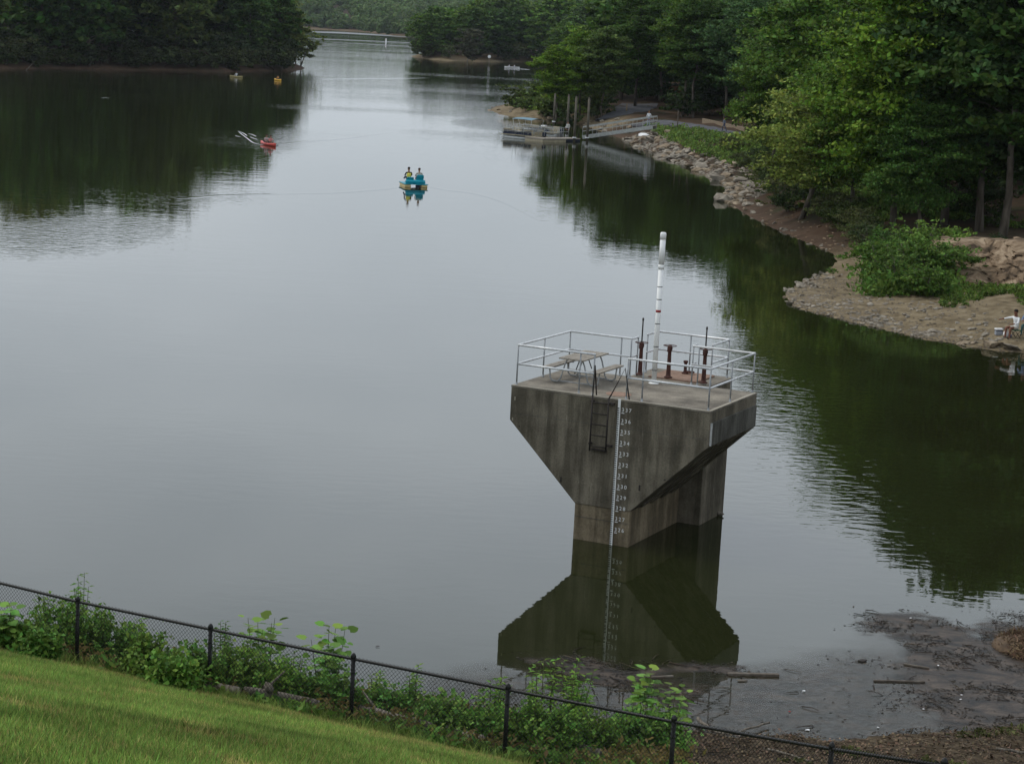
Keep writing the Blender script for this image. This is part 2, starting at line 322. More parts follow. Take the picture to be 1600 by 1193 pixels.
def terrain(P):
    P = np.asarray(P, float).reshape(-1, 2); X, Y = P[:, 0], P[:, 1]; d = shore(P)
    dl = np.maximum(d, 0)
    right = 2.2*sstep(0, 7, dl)*.6 + np.minimum(dl, 7)*.126 + .13*np.maximum(0, dl-17)
    beach = np.minimum(dl, 15)*.085 + 3.1*sstep(15.5, 22, dl + 2.0*vnoise(P, 2.2, 3)) + .12*np.maximum(0, dl-24)
    wb = sstep(146, 126, Y)
    r = right*(1-wb) + beach*wb
    left = np.minimum(.32*dl, 3.2) + .10*np.maximum(0, dl-10)
    far = np.minimum(dl*.25, 1.6) + .04*np.maximum(0, dl-10)
    h = np.where((Y > 1150), np.minimum(1.5+np.minimum(dl*.2, 1) + .08*np.maximum(0, dl-30), 42)*sstep(0, 8, dl), np.where(X < -40-.05*Y*0, left, np.where(Y > 560, far, r)))
    h = np.minimum(h, 45)
    big = np.where(dl > 3, 1, dl/3)
    h = h + big*(vnoise(P, 9, 1)*.5 + vnoise(P, 2.7, 2)*.28 + vnoise(P, .9, 5)*.10)*np.where(Y > 80, 1, .5)
    s, z = fence_s(P, TL)
    dam = np.where(s > 0, np.minimum(z + s*.345, 12.2), z*np.clip(dl/(dl+np.maximum(-s, 1e-3)), 0, 1))
    dam = dam + np.where(s > 0, vnoise(P, 4, 9)*.06, (vnoise(P, 1.3, 8)*.22 + vnoise(P, .5, 4)*.1)*np.clip(dl/1.5, 0, 1)*np.clip(-s/1., 0, 1))
    wd = sstep(78, 63, Y + .55*X)
    h = h*(1-wd) + dam*wd
    return np.where(d > 0, h + .02, np.maximum(-1.6, d*.25 - .02))
def hz(x, y): return float(terrain([(x, y)])[0])
def GT(px, py, z0=1.5):
    z = z0
    for _ in range(12):
        a = G(px, py, z); z = .5*z + .5*max(0, hz(a[0], a[1]))
    a = G(px, py, z); return Vector((a[0], a[1], hz(a[0], a[1])))

def build_ground():
    rr = [3.]
    while rr[-1] < 4200:
        q = rr[-1]; k = 1.05 if q < 22 else 1.008 if q < 60 else 1.011 if q < 170 else 1.016 if q < 420 else 1.03 if q < 900 else 1.06; rr.append(q*k)
    an = np.concatenate([np.linspace(-180, -40, 24)[:-1], np.linspace(-40, -15, 26)[:-1], np.linspace(-15, 15.5, 300)[:-1], np.linspace(15.5, 40, 30)[:-1], np.linspace(40, 180, 24)])
    rr = np.array(rr); a = np.radians(an)
    RR, AA = np.meshgrid(rr, a, indexing='ij'); P = np.stack([RR*np.sin(AA), RR*np.cos(AA)], -1).reshape(-1, 2)
    Z = terrain(P); nR, nA = RR.shape
    P = np.vstack([P, [[0, 0]]]); Z = np.append(Z, 12.45)
    V = np.column_stack([P, Z]); i, j = np.meshgrid(np.arange(nR-1), np.arange(nA-1), indexing='ij'); b = (i*nA+j).ravel()
    Fq = np.stack([b, b+1, b+nA+1, b+nA], 1)[:, ::-1]
    me = np_mesh('ground', V, Fq, smooth=True)
    bm = bmesh.new(); bm.from_mesh(me); bm.verts.ensure_lookup_table(); c = bm.verts[len(V)-1]
    for k in range(nA-1): 
        try: bm.faces.new((c, bm.verts[k+1], bm.verts[k]))
        except ValueError: pass
    bmesh.ops.recalc_face_normals(bm, faces=bm.faces); bm.to_mesh(me); bm.free()
    # zones of surface cover as vertex attribute (what lies there, no shading)
    d = shore(P); s, _ = fence_s(P); wd = sstep(78, 63, P[:, 1]+.55*P[:, 0])
    turf = np.where((s > -.25), 1., 0.)*wd
    beach = sstep(19, 13, d + 2*vnoise(P, 3, 6))*sstep(146, 132, P[:, 1])*(1-wd)
    beach = np.maximum(beach, np.where((P[:, 1] > 285) & (P[:, 1] < 346) & (P[:, 0] > -8), sstep(7, 3.5, d), 0)); beach = np.maximum(beach, np.where(P[:, 1] > 640, sstep(5, 3, d), 0))
    mud = sstep(2.6, .6, d)*(1-wd)*np.where(P[:, 1] > 600, .4, 1)*(1-.7*beach)
    shorelit = (1-turf)*wd
    col = np.column_stack([turf, beach, np.maximum(mud, 0), shorelit]).astype(np.float32)
    at = me.color_attributes.new('cover', 'FLOAT_COLOR', 'POINT'); at.data.foreach_set('color', col.ravel())
    m = mat('ground_cover', (.1, .1, .05), .95, 0, .1); t = m.node_tree; bs = t.nodes['Principled BSDF']; l = t.links.new
    A = N(t, 'ShaderNodeAttribute', attribute_name='cover'); sp = N(t, 'ShaderNodeSeparateColor'); l(A.outputs['Color'], sp.inputs[0])
    geo = N(t, 'ShaderNodeNewGeometry')
    def nz(sc, det=6, dist=0):
        z = N(t, 'ShaderNodeTexNoise'); z.inputs['Scale'].default_value = sc; z.inputs['Detail'].default_value = det; z.inputs['Roughness'].default_value = .65; z.inputs['Distortion'].default_value = dist; l(geo.outputs['Position'], z.inputs['Vector']); return z.outputs['Fac']
    def ramp(src, cs, p0=.3, p1=.7):
        r_ = N(t, 'ShaderNodeValToRGB'); e = r_.color_ramp.elements
        for i_, cc in enumerate(cs):
            q = p0+(p1-p0)*i_/(len(cs)-1)
            if i_ < 2: e[i_].position = q; e[i_].color = (*cc, 1)
            else: e.new(q).color = (*cc, 1)
        l(src, r_.inputs[0]); return r_.outputs[0]
    def mix(f_, a_, b_):
        q = N(t, 'ShaderNodeMix', data_type='RGBA'); l(f_, q.inputs['Factor']); l(a_, q.inputs['A']); l(b_, q.inputs['B']); return q.outputs['Result']
    wood = ramp(nz(.35), [(.02, .03, .01), (.05, .032, .02), (.085, .05, .03)])
    grs = ramp(nz(.45, 5), [(.075, .135, .02), (.11, .165, .028), (.19, .19, .05)], .35, .68)
    sand = ramp(nz(1.3, 9), [(.08, .06, .036), (.18, .14, .085), (.27, .22, .145)])
    mudc = ramp(nz(1.1, 8), [(.045, .028, .018), (.115, .075, .05)])
    lit = ramp(nz(2.4, 10, .8), [(.018, .013, .008), (.045, .033, .02), (.085, .063, .04), (.16, .125, .085)], .3, .72)
    o_ = mix(sp.outputs['Blue'], wood, mudc); o_ = mix(sp.outputs['Green'], o_, sand); o_ = mix(A.outputs['Alpha'], o_, lit); o_ = mix(sp.outputs['Red'], o_, grs)
    l(o_, bs.inputs['Base Color'])
    bp = N(t, 'ShaderNodeBump'); bp.inputs['Distance'].default_value = .06; l(nz(4, 8), bp.inputs['Height']); l(bp.outputs[0], bs.inputs['Normal'])
    me.materials.append(m)
    return link('ground', me, kind='structure')
build_ground()
wm = MB(); wm.add([(-1500, -300, 0), (1500, -300, 0), (1500, 3500, 0), (-1500, 3500, 0)], [(0, 1, 2, 3)])
wm.build('water', M['water'], kind='structure')

# ---------------------------------------------------------------- intake tower
TX, TY, TYAW = 2.9635, 56.684, -.4424
TOP = 4.084
def TW(u, n, z=0): c, s = math.cos(TYAW), math.sin(TYAW); return Vector((TX+u*c-n*s, TY+u*s+n*c, z))
UL, UR, DN = -3.292, 2.635, 3.745
PL, PR = -1.16, .487
CH, PHt = 3.10, 1.013
tw = empty('intake_tower', (TX, TY, 0), TYAW, label='grey concrete lake intake tower flaring out to a wide railed deck', cat='tower')
# flared head: profile along u, extruded along n
prof = [(PL, PHt), (PR, PHt+.0), (UR, CH), (UR, TOP-.06), (UL, TOP-.06), (UL, CH)]
b = MB(); b.prism(prof, 0, DN); b.build('flared_wall', M['conc'], tw, bevel=.02)
b = MB(); b.box(((PL+PR)/2, DN/2+.012, PHt/2-.6), (PR-PL, DN-.03, PHt+1.19)); b.build('pier', M['pierc'], tw)
# thin top slab a few mm proud
b = MB(); b.box(((UL+UR)/2, DN/2, TOP-.028), (UR-UL+.012, DN+.012, .056)); b.build('deck_slab', M['deck'], tw, bevel=.012)
b = MB(); b.box(((UL+UR)/2, .045, TOP+.003), (UR-UL-.02, .09, .008)); b.build('deck_lip', M['edge'], tw)
b = MB(); b.box((UR-.045, DN/2+.05, TOP+.003), (.09, DN-.12, .008)); b.build('deck_lip', M['edge'], tw)
# rear wet well box
RL, RRr, RB = -1.3, 1.17, 5.75
b = MB(); b.box(((RL+RRr)/2, (DN+RB)/2+.01, (TOP-.06)/2-.6), (RRr-RL, RB-DN, TOP-.06+1.2)); b.build('rear_shaft', M['conc'], tw, bevel=.02)
b = MB(); b.box(((RL+RRr)/2, (DN+RB)/2+.02, TOP-.03), (RRr-RL+.01, RB-DN-.02, .056)); b.build('rear_slab', M['deck'], tw)
# steps (formwork ribs) under the right flare
for k, fr in enumerate((.2, .4, .6, .8)):
    b = MB(); n0 = DN*fr
    a0 = (PR+.03, PHt-.03); a1 = (UR-.02, CH-.05)
    b.add([(a0[0], n0, a0[1]), (a1[0], n0, a1[1]), (a1[0]+.0, n0+.28, a1[1]), (a0[0], n0+.28, a0[1]), (a0[0], n0, a0[1]+.1), (a1[0], n0, a1[1]+.1), (a1[0], n0+.28, a1[1]+.1), (a0[0], n0+.28, a0[1]+.1)],
          [(0, 1, 2, 3), (0, 4, 5, 1), (3, 2, 6, 7), (0, 3, 7, 4), (1, 5, 6, 2)]); b.build('underside_rib', M['conc'], tw)
# side panel
b = MB(); b.prism([(.1, CH+.03), (DN-.08, CH+.03), (DN-.08, TOP-.33), (.1, TOP-.33)], UR+.002, UR+.05, 'x'); b.build('side_panel', M['panelc'], tw, bevel=.008)
b = MB(); b.box((UR+.026, .085, (CH+TOP-.30)/2), (.052, .02, TOP-.36-CH)); b.build('panel_flashing', M['galv'], tw)
# repair marks, form ties on the front
for (u_, z_, w_, h_) in [(-3.16, 3.72, .035, .1), (-3.2, 3.13, .03, .08), (-2.98, 2.95, .04, .03), (-1.62, 1.62, .05, .14), (.74, 1.72, .05, .16), (.98, 1.35, .05, .03), (1.46, 2.05, .05, .03)]:
    b = MB(); b.box((u_, -.004, z_), (w_, .012, h_)); b.build('form_tie', M['edge'] if z_ > 3 and w_ < .04 else M['darkiron'], tw)
b = MB(); b.box(((UL+UR)/2, -.0015, 3.30), (UR-UL-.05, .006, .012)); b.build('form_joint', M['panelc'], tw)
b = MB(); b.box(((PL+PR)/2, -.0015, .66), (PR-PL-.02, .006, .014)); b.build('form_joint', M['panelc'], tw)
# gauge
b = MB(); b.box((0, -.012, 1.76), (.075, .018, 4.66)); ga = b.build('depth_gauge', M['white'], tw)
b = MB(); z = -.4
for k in range(-8, 68):
    zz = (324.8+k*.2 - 324.8)*.3048 + .02
    zz = ((324.0 + k*.2) - 324.8)*.3048
    if -.3 < zz < TOP-.03: q = MB(); q.box((-.014, -.0225, zz), (.05 if k % 5 else .066, .005, .032)); q.build('tick_mark', M['tick'], ga)
def text_mesh(s_, size, bold=.0):
    cu = bpy.data.curves.new('t', 'FONT'); cu.body = s_; cu.size = size; cu.offset = bold; cu.extrude = .002; cu.space_character = 1.42
    o = bpy.data.objects.new('t', cu); COL.objects.link(o); dg = bpy.context.evaluated_depsgraph_get(); me = bpy.data.meshes.new_from_object(o.evaluated_get(dg))
    bpy.data.objects.remove(o); return me
for ftn in range(326, 338):
    me = text_mesh(str(ftn), .15, .0); me.materials.append(M['whiteplain'])
    o = link('gauge_number', me, ga); o.rotation_euler = (math.pi/2, 0, 0); o.location = (.075, -.006, (ftn-324.8)*.3048+.04)
    b = MB(); b.box((.04, 0, 0), (.085, .004, .022)); q = b.build('gauge_dash', M['whiteplain'], ga); q.location = (.075, -.005, (ftn-324.8)*.3048)
# ladder
la = MB()
for u_ in (-.75, -.27): la.tube([(u_, -.14, 2.58), (u_, -.14, TOP+.02)], .026, 8)
ld = la.build('ladder', M['darkiron'], tw)
for k in range(5):
    b = MB(); b.tube([(-.75, -.14, 2.72+k*.305), (-.27, -.14, 2.72+k*.305)], .017, 6); b.build('rung', M['darkiron'], ld)
for z_ in (2.78, 3.95):
    for u_ in (-.75, -.27):
        b = MB(); b.box((u_+(.06 if u_ > -.5 else -.02), -.07, z_), (.16 if u_ > -.5 else .06, .14, .05)); b.build('bracket', M['darkiron'], ld)
b = MB(); b.box((-.51, -.06, 2.62), (.44, .12, .03)); b.build('foot_plate', M['darkiron'], ld)
for pts in ([(-.75, -.14, TOP), (-.74, -.12, TOP+.86), (-.78, .19, TOP)], [(-.27, -.14, TOP), (-.2, -.1, TOP+.16), (.08, .06, TOP+.86), (.22, .14, TOP)]):
    b = MB(); b.tube(pts, .02, 8); b.build('grab_rail', M['darkiron'], ld)
# railings
E = .106; HR = 1.13; HM = .6
def railing(path, posts):
    ra = MB()
    for hh in (HR, HM):
        ra.tube([(a, n_, TOP+hh) for a, n_ in path], .031, 8)
    ro = ra.build('railing', M['galv'], tw)
    for (a, n_) in posts:
        q = MB(); q.tube([(a, n_, TOP), (a, n_, TOP+HR-.02)], .023, 8); q.lathe([(.045, 0), (.045, .012), (.03, .02), (.03, .07), (.026, .08)], (a, n_, TOP), 10); q.build('post', M['postgrey'], ro)
XL, XR, NF, NB = UL+E, UR-E, E, DN-E
railing([(-.84, NF), (XL, NF), (XL, NB), (-1.3, NB), (-1.2, NB+.02), (-1.2, NB+.42)], [(-.86, NF), (-1.28, NF), (XL, NF), (XL, 1.85), (XL, NB), (-1.55, NB), (-1.24, NB), (-1.2, NB+.40)])
railing([(.13, NF), (XR, NF), (XR, NB), (.66, NB), (.66, NB+.3)], [(.14, NF), (.6, NF), (XR, NF), (XR, 1.80), (XR, NB), (.68, NB), (.86, NB)])
railing([(-1.2, 4.75), (-1.2, RB-.12), (.98, RB-.12), (1.05, RB-.2), (1.05, 4.2)], [(-1.2, 4.78), (-1.2, RB-.12), (-.16, RB-.12), (1.05, RB-.16), (1.05, 4.2)])
# stain patch and hatch on the deck
b = MB(); b.lathe([(.36, 0), (.36, .006), (.33, .01)], (-.35, .75, TOP), 24); b.build('hatch_cover', M['rust'], tw)
b = MB(); b.box((-.05, 4.75, TOP+.02), (1.5, 1.5, .05)); b.build('grating_cover', M['rust'], tw, bevel=.01)

# white pole
po = empty('standpipe', TW(-.26, 3.1, TOP), TYAW, label='tall white painted standpipe with a thin red band rising from the tower deck', cat='pipe')
b = MB(); b.tube([(0, 0, .02), (0, 0, 3.3)], .072, 16); b.tube([(0, 0, 3.3), (0, 0, 3.42)], [.084, .084], 16); b.tube([(0, 0, 3.42), (.0, 0, 4.16)], .079, 16); b.lathe([(.085, 4.14), (.088, 4.3), (.07, 4.34), (.0, 4.345)], n=16)
b.build('pipe', M['white'], po)
b = MB(); b.lathe([(.15, 0), (.15, .02), (.1, .03), (.09, .09)], n=16); b.build('flange', M['white'], po)
b = MB(); b.lathe([(.0748, 2.06), (.0748, 2.13)], n=16); b.build('red_band', M['redband'], po)
for zz in (2.78, 2.42, 1.72, 1.06, .38): b = MB(); b.lathe([(.0745, zz), (.0745, zz+.022)], n=16); b.build('dark_band', M['tick'], po)

# gate operators
def gate_op(u_, n_, h, stem, wheel, label, rz=0):
    o = empty('gate_operator', TW(u_, n_, TOP+(.045 if n_ > DN else 0)), TYAW+rz, label=label, cat='valve stand', group='red iron gate operators on the tower deck')
    b = MB(); b.lathe([(.12, 0), (.12, .03), (.075, .05), (.066, .12), (.052, h*.8), (.066, h*.84), (.078, h*.88), (.078, h*.93), (.05, h)], n=14); b.build('pedestal', M['gate_red'], o)
    b = MB(); b.box((0, -.07, h*.86), (.08, .09, .1)); b.build('gearbox', M['gate_red'], o, bevel=.01)
    if wheel:
        b = MB(); n = 20; r_ = .19
        b.tube([(r_*math.cos(2*math.pi*k/n), r_*math.sin(2*math.pi*k/n), h*.99) for k in range(n+1)], .009, 6, False)
        for k in range(4): b.tube([(0, 0, h*.97), (r_*math.cos(k*math.pi/2), r_*math.sin(k*math.pi/2), h*.99)], .01, 6)
        b.build('handwheel', M['gate_red'], o)
    if stem:
        b = MB(); b.tube([(0, 0, h*.9), (0, 0, stem)], .022, 8); b.lathe([(.03, stem-.06), (.03, stem), (.01, stem+.02)], n=8); b.build('stem', M['darkiron'], o)
gate_op(-1.06, 3.98, .96, 1.66, True, 'red iron gate operator with tall black stem, leftmost on the tower deck')
gate_op(-.22, 4.1, .95, 0, True, 'short red gate operator with a bare handwheel just right of the white pipe')
gate_op(.93, 3.95, 1.0, 1.62, True, 'red iron gate operator with tall black stem by the right rail')
lowv = empty('valve_box', TW(-.1, 5.15, TOP+.05), TYAW, label='low red iron valve bracket behind the short gate operator', cat='valve')
b = MB(); b.lathe([(.1, 0), (.1, .03), (.05, .05), (.045, .3), (.07, .33), (.07, .38)], n=12); b.build('body', M['gate_red'], lowv)
b = MB(); b.box((.12, 0, .06), (.3, .14, .05)); b.build('foot', M['gate_red'], lowv)

# picnic table (long axis along n)
pt = empty('picnic_table', TW(-1.98, 1.95, TOP), TYAW, label='weathered wooden picnic table with bent pipe legs on the tower deck', cat='picnic table')
b = MB()
for k in range(5): b.box((-.31+k*.155, 0, .74), (.14, 1.8, .04))
b.build('tabletop', M['wood'], pt, bevel=.004)
for s_ in (-1, 1):
    b = MB()
    for k in range(2): b.box((s_*(.66+k*.14), 0, .44), (.13, 1.8, .04))
    b.build('bench', M['wood'], pt, bevel=.004)
for s_ in (-1, 1):
    y = s_*.62; b = MB()
    for q in (-1, 1):
        b.tube([(q*.22, y, .72), (q*.3, y, .55), (q*.42, y, .12), (q*.5, y, .03), (q*.66, y, .03), (q*.74, y, .1), (q*.76, y, .3), (q*.78, y, .42)], .022, 8)
        b.tube([(q*.58, y, .42), (q*.82, y, .42)], .02, 6)
    b.tube([(-.45, y, .05), (.45, y, .05)], .02, 6); b.tube([(-.3, y, .71), (.3, y, .71)], .02, 6)
    b.build('leg_frame', M['postgrey'], pt)
for q in (-1, 1): b = MB(); b.tube([(0, q*.6, .3), (0, q*.25, .7)], .015, 6); b.build('brace', M['darkiron'], pt)
fl = MB(); a = G(1117, 805); c = G(1131, 806); fl.tube([(a[0], a[1], .05), (a[0]*.5+c[0]*.5, a[1]*.5+c[1]*.5, .09), (c[0], c[1], .06)], [.05, .06, .02], 7)
fl.build('stub_of_wood', M['log'], label='short dark stub of driftwood sticking out behind the tower base', cat='driftwood')

# ---------------------------------------------------------------- people
def person(name, loc, rz, pose, cols, label, scale=1., vest=None, hat=None, group=None, cat='person', arms=None):
    """joint skeleton grown with the Skin modifier; cols: dict of top/legs/shoe/hair colours; +Y is forward"""
    if pose == 'stand':
        J = dict(pel=(0, 0, .95), bel=(0, .01, 1.1), che=(0, 0, 1.3), nk=(0, 0, 1.48), hd0=(0, .01, 1.58), hd=(0, .02, 1.67), hd2=(0, .01, 1.74))
        legs = lambda s: [(s*.09, 0, .92), (s*.10, .02, .5), (s*.1, -.01, .08), (s*.11, .13, .04)]
    elif pose == 'walk':
        J = dict(pel=(0, 0, .93), bel=(0, .02, 1.08), che=(0, .03, 1.28), nk=(0, .04, 1.46), hd0=(0, .06, 1.56), hd=(0, .08, 1.65), hd2=(0, .08, 1.72))
        legs = lambda s: [(s*.09, 0, .9), (s*.1, s*.2+.03, .5), (s*.1, s*.28-.08, .08), (s*.1, s*.3+.05, .04)]
    else:
        J = dict(pel=(0, 0, .12), bel=(0, 0, .27), che=(0, .03, .47), nk=(0, .05, .65), hd0=(0, .07, .75), hd=(0, .09, .84), hd2=(0, .09, .91))
        if pose == 'chair': legs = lambda s: [(s*.1, .03, .1), (s*.14, .45, .12), (s*.15, .47, -.32), (s*.15, .6, -.36)]
        else: legs = lambda s: [(s*.1, .05, .1), (s*.15, .42, .26), (s*.12, .78, .06), (s*.12, .88, .12)]
    c0 = J['che']
    if arms is None:
        if pose in ('stand', 'walk'): arms = {s: [(s*.19, c0[1], c0[2]+.1), (s*.25, c0[1]-.02-(s*.1 if pose == 'walk' else 0), c0[2]-.18), (s*.25, c0[1]+.1-(s*.16 if pose == 'walk' else 0), c0[2]-.42)] for s in (-1, 1)}
        else: arms = {s: [(s*.19, c0[1], c0[2]+.1), (s*.27, c0[1]+.12, c0[2]-.12), (s*.16, c0[1]+.36, c0[2]-.12)] for s in (-1, 1)}
    V = []; E_ = []; RD = []; tag = []
    def ad(p_, r_, t_, par=None):
        V.append(Vector(p_)); RD.append(r_); tag.append(t_)
        if par is not None: E_.append((par, len(V)-1))
        return len(V)-1
    pel = ad(J['pel'], .145, 'legs'); bel = ad(J['bel'], .13, 'top', pel); che = ad(J['che'], .15, 'top', bel); nk = ad(J['nk'], .055, 'skin', che)
    h0 = ad(J['hd0'], .07, 'skin', nk); h1 = ad(J['hd'], .088, 'skin', h0); h2 = ad(J['hd2'], .06, 'hair', h1)
    nose = ad((J['hd'][0], J['hd'][1]+.105, J['hd'][2]-.015), .014, 'skin', h1)
    for s in (-1, 1):
        ad((J['hd'][0]+s*.092, J['hd'][1], J['hd'][2]-.01), .018, 'skin', h1)
        p_ = pel
        for q, r_, t_ in zip(legs(s), (.095, .065, .042, .04), ('legs', cols.get('shin', 'legs'), cols.get('shin', 'legs') if cols.get('shin') else 'legs', 'shoe')): p_ = ad(q, r_, t_, p_)
        A = arms[s]; a0 = ad(A[0], .062, 'top', che); a1 = ad(A[1], .044, 'sleeve', a0); a2 = ad(A[2], .028, 'skin', a1)
        dv = (Vector(A[2])-Vector(A[1])).normalized(); sdv = dv.cross(Vector((0, 0, 1)));
        if sdv.length < .1: sdv = Vector((0, 1, 0))
        sdv.normalize(); a3 = ad(Vector(A[2])+dv*.07, .034, 'skin', a2); cu = sdv.cross(dv).normalized()
        if cu.z > 0: cu = -cu
        for k, (off, ln) in enumerate(((-.028, .07), (-.009, .085), (.01, .08), (.028, .062))):
            f1 = ad(Vector(A[2])+dv*(.09+ln*.5)+sdv*off, .01, 'skin', a3); ad(Vector(A[2])+dv*(.09+ln*.85)+sdv*off*1.1+cu*ln*.45, .008, 'skin', f1)
        t1 = ad(Vector(A[2])+dv*.06+sdv*(-.05)+cu*.01, .012, 'skin', a3); ad(Vector(A[2])+dv*.095+sdv*(-.06)+cu*.03, .009, 'skin', t1)
    me = bpy.data.meshes.new('b'); me.from_pydata([tuple(q) for q in V], E_, [])
    o = bpy.data.objects.new('b', me); COL.objects.link(o)
    md = o.modifiers.new('s', 'SKIN'); sb = o.modifiers.new('u', 'SUBSURF'); sb.levels = 1; sb.render_levels = 1
    for i_, r_ in enumerate(RD): me.skin_vertices[0].data[i_].radius = (r_, r_*(.72 if i_ in (bel, che, pel) else 1)); me.skin_vertices[0].data[i_].use_root = (i_ == 0)
    dg = bpy.context.evaluated_depsgraph_get(); m2 = bpy.data.meshes.new_from_object(o.evaluated_get(dg)); bpy.data.objects.remove(o)
    m2.materials.clear(); names = ['skin', 'top', 'legs', 'shoe', 'hair', 'sleeve']
    for nme in names:
        c_ = cols.get(nme, cols['top'] if nme == 'sleeve' else (.3, .17, .11) if nme == 'skin' else (.03, .025, .02))
        if isinstance(c_, str): c_ = cols[c_]
        m2.materials.append(mat('cloth_'+nme, c_, .75, 0, .15))
    VA = np.array([tuple(q) for q in V]); 
    for pl in m2.polygons:
        c_ = np.array(pl.center); i_ = int(np.argmin(((VA-c_)**2).sum(1) - np.array(RD)**2*.6)); t_ = tag[i_]
        if t_ == 'skin2': t_ = 'skin'
        pl.material_index = names.index(t_); pl.use_smooth = True
    r = link('person', m2, None, label=label, cat=cat, group=group); r.location = loc; r.rotation_euler = (0, 0, rz); r.scale = (scale,)*3
    hdp = Vector(J['hd'])
    b = MB(); b.lathe([(.0, .095), (.06, .085), (.092, .045), (.1, 0), (.09, -.04), (.0, -.045)] if not hat else [(.0, .11), (.07, .1), (.098, .05), (.1, .01), (.16, .0), (.155, -.008), (.0, -.01)], (hdp.x, hdp.y-.018, hdp.z+.035), 12)
    b.build('hat' if hat else 'hair', mat('hat' if hat else 'hair', hat or cols.get('hair', (.03, .025, .02)), .8), r)
    if vest:
        b = MB(); c_ = Vector(J['che']); q = Vector(J['bel'])
        prof_ = [(.155, .0), (.175, .08), (.175, .26), (.14, .34)]
        b.lathe([(rr_, zz-.1) for rr_, zz in prof_], (c_.x, (c_.y+q.y)/2, q.z+.02), 12); b.build('life_vest', vest, r)
    return r

# ---------------------------------------------------------------- pedal boat
pb = G(646, 291); PBZ = math.atan2(-pb[0], 1)  # heading roughly away from the dam, turned a little
hd = R(14)
pbo = empty('pedal_boat', (pb[0], pb[1], 0), hd, label='teal pedal boat on cream pontoons carrying two riders, mid lake', cat='pedal boat')
for s_ in (-1, 1):
    b = MB(); b.prism([(-1.2, .04), (-1.05, -.16), (.9, -.16), (1.35, .16), (1.3, .22), (-1.2, .22)], s_*.7-.26, s_*.7+.26, 'x'); b.build('pontoon', M['creamy'], pbo, bevel=.05)
b = MB(); b.box((0, 0, .25), (2.04, 2.5, .05)); b.build('deck', M['teal'], pbo, bevel=.02)
for s_, hh in ((-1, .78), (1, .98)): b = MB(); b.prism([(-.6, .28), (-.74, hh), (-.64, hh+.04), (-.42, .5), (.1, .45), (.15, .28)], s_*.42-.3, s_*.42+.3, 'x'); b.build('seat', M['teal'], pbo, bevel=.09)
b = MB(); b.prism([(-.95, .28), (-.98, .5), (-.75, .62), (-.6, .28)], -.82, .82, 'x'); b.build('rear_shell', M['teal'], pbo, bevel=.07)
b = MB(); b.prism([(.5, .28), (.6, .52), (1.0, .42), (1.2, .28)], -.5, .5, 'x'); b.build('bow_console', M['teal'], pbo, bevel=.05)
b = MB(); b.box((.1, -1.17, .05), (.3, .08, .3)); b.build('paddle_well', M['tarp'], pbo)
MW = pbo.matrix_world
def on(o, v): return Matrix.Translation(o.location)@Matrix.Rotation(o.rotation_euler[2], 4, 'Z')@Vector(v)
person('person', on(pbo, (-.46, -.2, .5)), hd+R(6), 'sit', dict(top=(.03, .035, .02), legs=(.05, .06, .09), hair=(.03, .02, .015)), 'rider on the left of the pedal boat in a black and yellow life vest', 1.15, vest=M['yellowv'])
person('person', on(pbo, (.42, -.2, .5)), hd, 'sit', dict(top=(.42, .4, .34), legs=(.1, .1, .12), hair=(.06, .03, .02)), 'rider on the right of the pedal boat in a pale shirt', 1.1)

# ---------------------------------------------------------------- kayaks
def hull_mesh(Lh, W_, H_, mtl, name='hull', parent=None):
    b = MB(); n = 15; rings = []
    for i_ in range(n):
        t = i_/(n-1)*2-1; y = t*Lh/2; w_ = max(.02, W_/2*(1-abs(t)**2.4)); sheer = .1*t*t
        rings += [(-w_, y, H_+sheer), (-w_*.9, y, H_*.35+sheer), (-w_*.45, y, -.06), (w_*.45, y, -.06), (w_*.9, y, H_*.35+sheer), (w_, y, H_+sheer), (w_*.5, y, H_+sheer+.05), (-w_*.5, y, H_+sheer+.05)]
    fs = [(i_*8+k, i_*8+(k+1) % 8, (i_+1)*8+(k+1) % 8, (i_+1)*8+k) for i_ in range(n-1) for k in range(8)]
    fs += [tuple(range(8)), tuple((n-1)*8+k for k in range(8))]
    b.add(rings, fs, True); return b.build(name, mtl, parent)
def paddle(parent, c, ang, tilt, L_=2.2):
    b = MB(); d = Vector((math.cos(ang)*math.cos(tilt), math.sin(ang)*math.cos(tilt), math.sin(tilt))); c = Vector(c); b.tube([c-d*L_/2, c+d*L_/2], .018, 6)
    for s_ in (-1, 1): b.bar(c+d*s_*(L_/2-.1), c+d*s_*(L_/2+.32), .17, .02)
    return b
def kayak(px, py, hd_, Lh, W_, mtl, label, cock=1):
    g = G(px, py); o = empty('kayak', (g[0], g[1], 0), hd_, label=label, cat='kayak')
    hull_mesh(Lh, W_, .22, mtl, 'hull', o)
    for k in range(cock):
        b = MB(); n = 14; yy = (k-(cock-1)/2)*1.1
        b.tube([(.23*math.cos(2*math.pi*q/n), yy+.36*math.sin(2*math.pi*q/n), .29) for q in range(n+1)], .025, 6, False); b.build('cockpit_rim', M['tarp'], o)
        b = MB(); b.box((0, yy-.3, .38), (.36, .05, .3)); b.build('seat_back', M['tarp'], o)
    return o
rk = kayak(419, 227, R(-150), 4.0, .8, M['redk'], 'red tandem kayak with two paddlers and a foaming wake', 2)
PADS = mat('black_paddle', (.02, .02, .025), .5)
